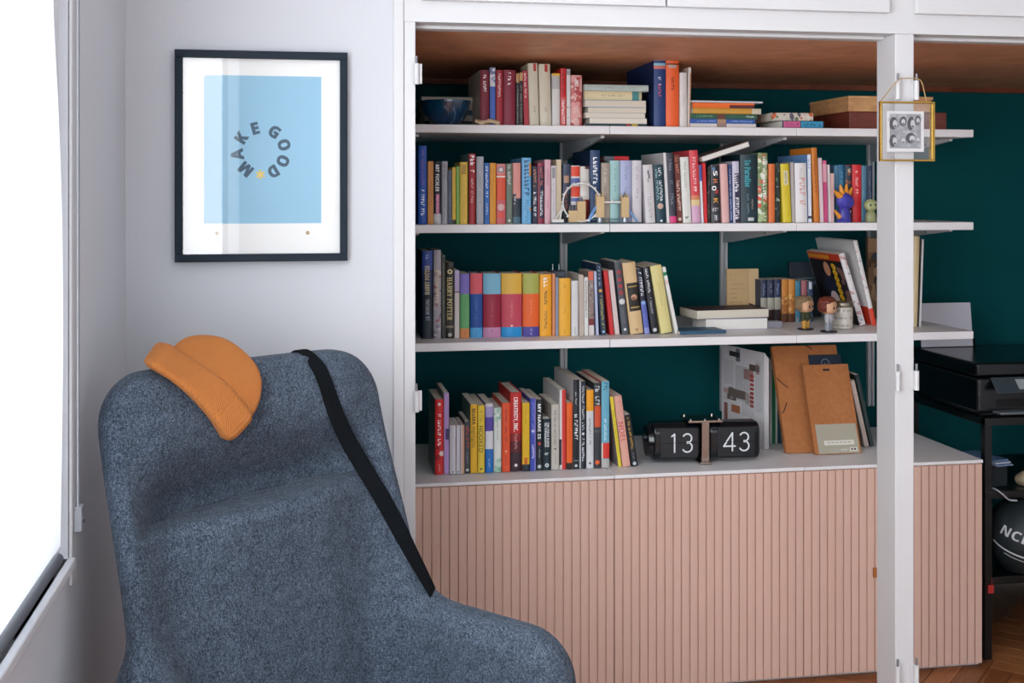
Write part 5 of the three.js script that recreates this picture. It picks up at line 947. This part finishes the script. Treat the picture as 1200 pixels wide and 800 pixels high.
{
  const kraft = (seed) => noiseTexture(256, (i, j) => { const t = 0.5 * vnoise(i / 2, j / 2, 128, 128, seed) + 0.5 * vnoise(i / 30, j / 30, 9, 9, seed + 1); return [lerp(160, 182, t), lerp(98, 118, t), lerp(52, 70, t)]; });
  const km = new THREE.MeshStandardMaterial({ map: kraft(91), roughness: 0.85 }), lean = 20 * Math.PI / 180;
  const folder = (label, x0, x1, h, t, z, name) => {
    const f = thing(name, label, 'folder', (x0 + x1) / 2, S4 + 0.0008 + t * Math.sin(lean) * 0, -z); f.rotation.x = -lean;
    mesh('flap', boxUV(rbox(-(x1 - x0) / 2, (x1 - x0) / 2, 0, h, -0.0022, 0, 0.0009)), km, f);
    mesh('back', boxUV(rbox(-(x1 - x0) / 2, (x1 - x0) / 2, t * Math.tan(lean), h, -t, -t + 0.0022, 0.0009)), km, f);
    mesh('papers', box(-(x1 - x0) / 2 + 0.004, (x1 - x0) / 2 - 0.003, t * Math.tan(lean), h - 0.004, -t + 0.0024, -0.0024), M('#cfc6b6', 0.85), f);
    mesh('folder_spine', boxUV(rbox(-(x1 - x0) / 2 - 0.001, -(x1 - x0) / 2 + 0.0012, t * Math.tan(lean) * 0.6, h, -t, -0.0002, 0.0005)), km, f);
    return f;
  };
  const a0 = xAt(922, 3.63), a1 = a0 + 0.226;
  const big = folder('large brown cardboard folder with dark elastic cords', a0, a1, 0.352, 0.02, 3.63, 'cardboard_folder');
  const cord = M('#241a14', 0.7), wb = (a1 - a0) / 2;
  mesh('elastic', tube([[-wb + 0.0, 0.245, 0.0015], [-wb + 0.022, 0.222, 0.003], [-wb + 0.036, 0.212, 0.0015]], 0.0013, 16, 6), cord, big);
  mesh('elastic', tube([[-wb + 0.002, 0.128, 0.0015], [-wb + 0.012, 0.142, 0.003], [-wb + 0.024, 0.165, 0.0015]], 0.0013, 16, 6), cord, big);
  mesh('elastic', tube([[wb - 0.11, 0.351, 0.0015], [wb - 0.098, 0.345, 0.003], [wb - 0.09, 0.337, 0.0015]], 0.0013, 16, 6), cord, big);
  const b0 = xAt(955, 3.6), b1 = xAt(1007, 3.6) + 0.006;
  const small = folder('smaller brown cardboard folder with slot and grey label', b0, b1, 0.292, 0.014, 3.595, 'cardboard_folder');
  const wf = (b1 - b0) / 2;
  mesh('slot', merge([rbox(-0.012, 0.012, 0.27, 0.277, 0.0001, 0.0008, 0.0003)]), M('#2a1c12', 0.8), small);
  const [c, g] = canvas(256, 200); g.fillStyle = '#a8a290'; g.fillRect(0, 0, 256, 200); g.fillStyle = '#d4d0c4'; g.fillRect(40, 112, 190, 32); g.fillStyle = '#8c8678'; for (let i = 0; i < 6; i++) g.fillRect(60 + i * 26, 124, 18, 5); g.fillStyle = '#d8d4ca'; g.fillRect(196, 164, 48, 26); g.fillStyle = '#3c3a36'; g.fillRect(204, 170, 12, 12); g.fillRect(222, 170, 14, 12); g.fillStyle = '#c0bbaa'; g.fillRect(140, 172, 40, 14);
  const lb = mesh('label', rbox(-wf + 0.012, wf - 0.006, 0.002, 0.096, 0.0002, 0.0009, 0.0003), M('#a8a290', 0.6), small);
  mesh('label_print', new THREE.PlaneGeometry(2 * wf - 0.02, 0.092).translate(0.003, 0.049, 0.0011), printMat(c, 0.6), lb);
  const [e, f] = canvas(256, 128); f.fillStyle = '#16283a'; f.fillRect(0, 0, 256, 128); f.strokeStyle = '#8ca0b0'; f.lineWidth = 4; f.beginPath(); f.arc(128, 58, 34, 0, 7); f.stroke(); f.lineWidth = 3; f.beginPath(); f.moveTo(106, 66); f.lineTo(120, 48); f.lineTo(130, 70); f.lineTo(146, 46); f.stroke(); f.beginPath(); f.arc(128, 58, 24, 0.3, 2.6); f.stroke();
  const cardW = 0.115, card = panel('dark_card', 'dark navy card with a round pale emblem tucked behind the smaller folder', 'card', cardW, 0.075, 0.0015, M('#16283a', 0.5), e, xAt(966, 3.735), S4 + 0.0008 + 0.245 * Math.cos(lean), -3.63 - 0.245 * Math.sin(lean) + 0.0035, 0, lean);
  void card;
}
row([
  [997, 1002.4, 446, '#b9a89c', 'beige book leaning behind the cardboard folders', { b: [1014, 1020], d: 0.15 }],
  [1003, 1007.4, 439, '#1c2c2c', 'dark green book leaning beside the white post', { b: [1020.6, 1026], d: 0.15 }],
], S4, 3.68, 'on the cabinet top', 'books leaning by the post');

// ---------- hanging photo frame on the post ----------
{
  const x0 = 1.468, x1 = 1.62, y0 = 1.5795, y1 = 1.734, w = x1 - x0, h = y1 - y0, gold = M('#c19a4c', 0.25, 1);
  const f = thing('hanging_photo_frame', 'gold glass photo frame with black and white picture hanging on the post', 'photo frame', (x0 + x1) / 2, y0, -F + 0.018, 0.0);
  const b = 0.005;
  mesh('frame', merge([rbox(-w / 2, w / 2, 0, b, -0.005, 0.007, 0.001), rbox(-w / 2, w / 2, h - b, h, -0.005, 0.007, 0.001), rbox(-w / 2, -w / 2 + b, b, h - b, -0.005, 0.007, 0.001), rbox(w / 2 - b * 1.8, w / 2, b, h - b, -0.005, 0.007, 0.001)]), gold, f);
  const glass = new THREE.MeshPhysicalMaterial({ color: 0xffffff, transmission: 1, thickness: 0, roughness: 0, ior: 1.5 });
  mesh('glass', box(-w / 2 + b, w / 2 - b, b, h - b, 0.0035, 0.0045), glass, f);
  mesh('glass', box(-w / 2 + b, w / 2 - b, b, h - b, -0.0035, -0.0025), glass, f);
  const [c, g] = canvas(256, 280);
  g.fillStyle = '#d8d6d6'; g.fillRect(0, 0, 256, 280); g.fillStyle = '#8c8c90'; g.fillRect(20, 18, 216, 240);
  for (let i = 0; i < 70; i++) { g.globalAlpha = 0.35; g.fillStyle = ['#a9a8ab', '#7c7c80', '#c4c3c5'][i % 3]; g.beginPath(); g.ellipse(24 + rnd() * 208, 22 + rnd() * 232, 8 + rnd() * 18, 8 + rnd() * 22, rnd() * 3, 0, 7); g.fill(); }
  g.globalAlpha = 1;
  for (const [x, y, a, b, face] of [[44, 84, 26, 44, 0], [112, 70, 24, 34, 1], [166, 84, 24, 48, 0], [214, 62, 20, 34, 1], [42, 204, 24, 44, 0], [112, 200, 22, 30, 2], [164, 186, 34, 36, 0], [214, 196, 18, 28, 2]]) {
    g.fillStyle = face === 2 ? '#8a8a8e' : '#2c2c30'; g.beginPath(); g.ellipse(x, y, a, b, 0.1, 0, 7); g.fill();
    g.fillStyle = '#bdbbbc'; g.beginPath(); g.ellipse(x + (face ? 2 : 12), y + 4, a * 0.6, b * 0.62, 0, 0, 7); g.fill();
    g.fillStyle = '#55555a'; g.beginPath(); g.ellipse(x + (face ? 2 : 12), y + 4 + b * 0.36, a * 0.4, b * 0.18, 0, 0, 7); g.fill();
  }
  mesh('photograph', box(-0.052, 0.052, 0.025, 0.13, -0.0006, 0.0004).translate(-0.004, 0, 0), M('#d8d6d6', 0.6), f);
  mesh('photo_print', new THREE.PlaneGeometry(0.103, 0.104).translate(-0.004, 0.0775, 0.0007), printMat(c, 0.5), f);
  const ky = 1.79 - y0 - 0.004, kl = 1.524 - (x0 + x1) / 2, kr = 1.5765 - (x0 + x1) / 2;
  mesh('cord', tube([[-w / 2 + 0.003, h, 0], [kl - 0.008, ky, 0.001], [kl, ky + 0.006, 0.003], [kr, ky + 0.006, 0.003], [kr + 0.008, ky, 0.001], [w / 2 - 0.02, h, 0]], 0.0014, 60, 6), M('#b08f5a', 0.6), f);
}

// ---------- printer corner ----------
{
  const blk = M('#05090c', 0.3), rack = thing('metal_rack', 'black metal rack under the printer', 'rack', 2.46, 0, -3.73);
  const x0 = -0.29, x1 = 0.32, z0 = -0.24, z1 = 0.22;
  for (const [x, z] of [[x0, z0], [x1, z0], [x0, z1], [x1, z1]]) mesh('post', box(x - 0.012, x + 0.012, 0.001, 0.775, z - 0.012, z + 0.012), blk, rack);
  for (const y of [0.24, 0.515, 0.75]) mesh('rack_shelf', rbox(x0 - 0.012, x1 + 0.012, y, y + 0.025, z0 - 0.013, z1 + 0.013, 0.002), blk, rack);
  const p = thing('printer', 'black desktop printer with tilted control panel', 'printer', 2.4, 0.7755, -3.735), body = M('#070d11', 0.25), W2 = 0.255, D = 0.215;
  mesh('body', merge([rbox(-W2, W2, 0.01, 0.125, -D, D, 0.012, 3), rbox(-W2 + 0.02, W2 - 0.02, 0, 0.012, -D + 0.02, D - 0.02, 0.002)]), body, p);
  mesh('scanner_lid', rbox(-W2 + 0.002, W2 - 0.002, 0.1265, 0.172, -D, D - 0.008, 0.01, 3), M('#0a1014', 0.2), p);
  const cp = mesh('control_panel', rbox(-0.21, 0.18, -0.03, 0.03, -0.004, 0.004, 0.003), M('#39444a', 0.3), p);
  cp.position.set(0, 0.103, D + 0.02); cp.rotation.x = -0.75;
  mesh('display', rbox(-0.13, 0.0, -0.019, 0.019, 0.0042, 0.0052, 0.0003), M('#9aa2a5', 0.3), cp);
  mesh('output_slot', box(-0.19, 0.19, 0.03, 0.055, D + 0.0002, D + 0.001), M('#05080a', 0.8), p);
  mesh('paper_tray', rbox(-0.2, 0.2, 0.012, 0.02, D - 0.02, D + 0.04, 0.002), M('#5f696e', 0.3), p);
  const fr = mesh('rear_feeder', rbox(-0.2, -0.02, 0, 0.03, -0.012, 0, 0.002), body, p); fr.position.set(0, 0.172, -D + 0.03);
  const paper = solid('paper_sheet', 'white paper standing in the printer behind the third shelf', 'paper', rbox(-0.1, 0.1, 0, 0.155, -0.0012, 0.0012, 0.0005), M('#cfcdd6', 0.8));
  paper.position.set(2.268, 0.9495, -3.915); paper.rotation.x = -0.12;
  // clutter on the middle rack shelf
  const sy = 0.5403;
  const papers = thing('folded_papers', 'few pale blue papers beside the cabinet corner', 'papers', 2.235, sy, -3.6, 0.2);
  for (let k = 0; k < 3; k++) mesh('leaflet', rbox(-0.03, 0.035, 0.07 + 0.006 * k, 0.0745 + 0.006 * k, -0.1, 0.07 - k * 0.01, 0.001), M(['#7a8cae', '#b9c2d2', '#5a7aa0'][k], 0.7), papers);
  mesh('box', rbox(-0.03, 0.03, 0, 0.0695, -0.1, 0.05, 0.002), M('#151d24', 0.6), papers);
  const cloth = (x, y, z) => smin(sdEll(x, y - 0.02, z, 0.06, 0.028, 0.05), sdCap(x, y, z, [0.02, 0.03, 0.02], [0.075, 0.022, 0.035], 0.02, 0.01), 0.03) + 0.003 * Math.sin(x * 90 + z * 40) * Math.sin(y * 70 + z * 60);
  const cl = solid('beige_cloth', 'crumpled beige cloth on the black rack', 'cloth', sdfMesh((x, y, z) => Math.max(cloth(x, y, z), -y), [-0.09, -0.008, -0.08], [0.11, 0.07, 0.08], 0.005), M('#a8977c', 0.95)); cl.position.set(2.36, sy + 0.0003, -3.545);
  const tubeThing = (label, col, x, z, l, r, turn, cap) => { const t = thing('small_tube', label, 'tube', x, sy + r + 0.0003, z, turn); mesh('tube_body', cyl(r, r, l, 0, 0, 0, 16).rotateZ(Math.PI / 2), M(col, 0.4), t); mesh('cap', cyl(r * 0.8, r * 0.8, l * 0.25, 0, 0, 0, 16).rotateZ(Math.PI / 2).translate(-l * 0.62, 0, 0), M(cap, 0.4), t); };
  tubeThing('red and white small tube on the black rack', '#b8332a', 2.47, -3.53, 0.05, 0.012, 0.3, '#d8d4d0');
  tubeThing('yellow small tube on the black rack', '#c8963c', 2.46, -3.61, 0.07, 0.01, 0.1, '#a87830');
  tubeThing('white small tube on the black rack', '#c9c6c4', 2.54, -3.535, 0.06, 0.014, -0.2, '#8c1f20');
  solid('white_cable', 'white cable end hanging over the rack edge', 'cable', tube([[2.19, sy + 0.0036, -3.53], [2.2, sy + 0.0036, -3.505], [2.21, sy - 0.006, -3.486], [2.235, sy - 0.026, -3.486], [2.262, sy - 0.03, -3.486]], 0.003, 30, 8), M('#a9adb2', 0.5));
  // round helmet with lettering
  const hx = 2.345, hz = -3.5, hr = 0.125;
  const [c, g] = canvas(1024, 512);
  g.fillStyle = '#222b2e'; g.fillRect(0, 0, 1024, 512);
  for (let i = 0; i < 900; i++) { g.globalAlpha = 0.1; g.fillStyle = i % 2 ? '#3c484c' : '#1a2226'; g.beginPath(); g.arc(rnd() * 1024, rnd() * 512, 4 + rnd() * 16, 0, 7); g.fill(); } g.globalAlpha = 1;
  g.font = 'bold 66px sans-serif'; g.fillStyle = '#cfcfd4'; g.textBaseline = 'middle'; g.textAlign = 'left';
  g.save(); g.translate(44, 250); g.rotate(0.3); g.fillText('NCE \u2013', 0, 0); g.restore();
  g.strokeStyle = '#d4d8da'; g.lineWidth = 9; g.beginPath(); g.moveTo(10, 320); g.quadraticCurveTo(120, 392, 330, 400); g.stroke(); g.lineWidth = 5; g.beginPath(); g.moveTo(60, 370); g.quadraticCurveTo(150, 416, 330, 424); g.stroke();
  const h = thing('helmet', 'round dark grey helmet with white lettering on the lower rack shelf', 'helmet', hx, 0.2655, hz - 0.06);
  const sg = new THREE.SphereGeometry(hr, 48, 32, 0, Math.PI * 2, 0, Math.PI * 0.82).scale(1, 1.02, 1.1).translate(0, 0.108, 0);
  mesh('helmet_shell', sg, printMat(c, 0.5), h).rotation.y = 0.0;
  mesh('rim', new THREE.TorusGeometry(0.072, 0.007, 10, 40).rotateX(Math.PI / 2).scale(1, 1, 1.1).translate(0, 0.0075, 0), M('#11181c', 0.6), h);
  const tg = thing('red_tag', 'small red tag hanging from the rack post', 'tag', 2.176, 0.215, -3.4955);
  mesh('tag_body', rbox(-0.01, 0.01, 0, 0.026, -0.003, 0.003, 0.001), M('#b02a24', 0.5), tg); mesh('loop', tube([[0, 0.024, 0], [0.003, 0.035, 0.002], [0.0, 0.05, 0.004]], 0.0014, 12, 6), M('#7c2420', 0.6), tg);
}
renderer.render(scene, camera);
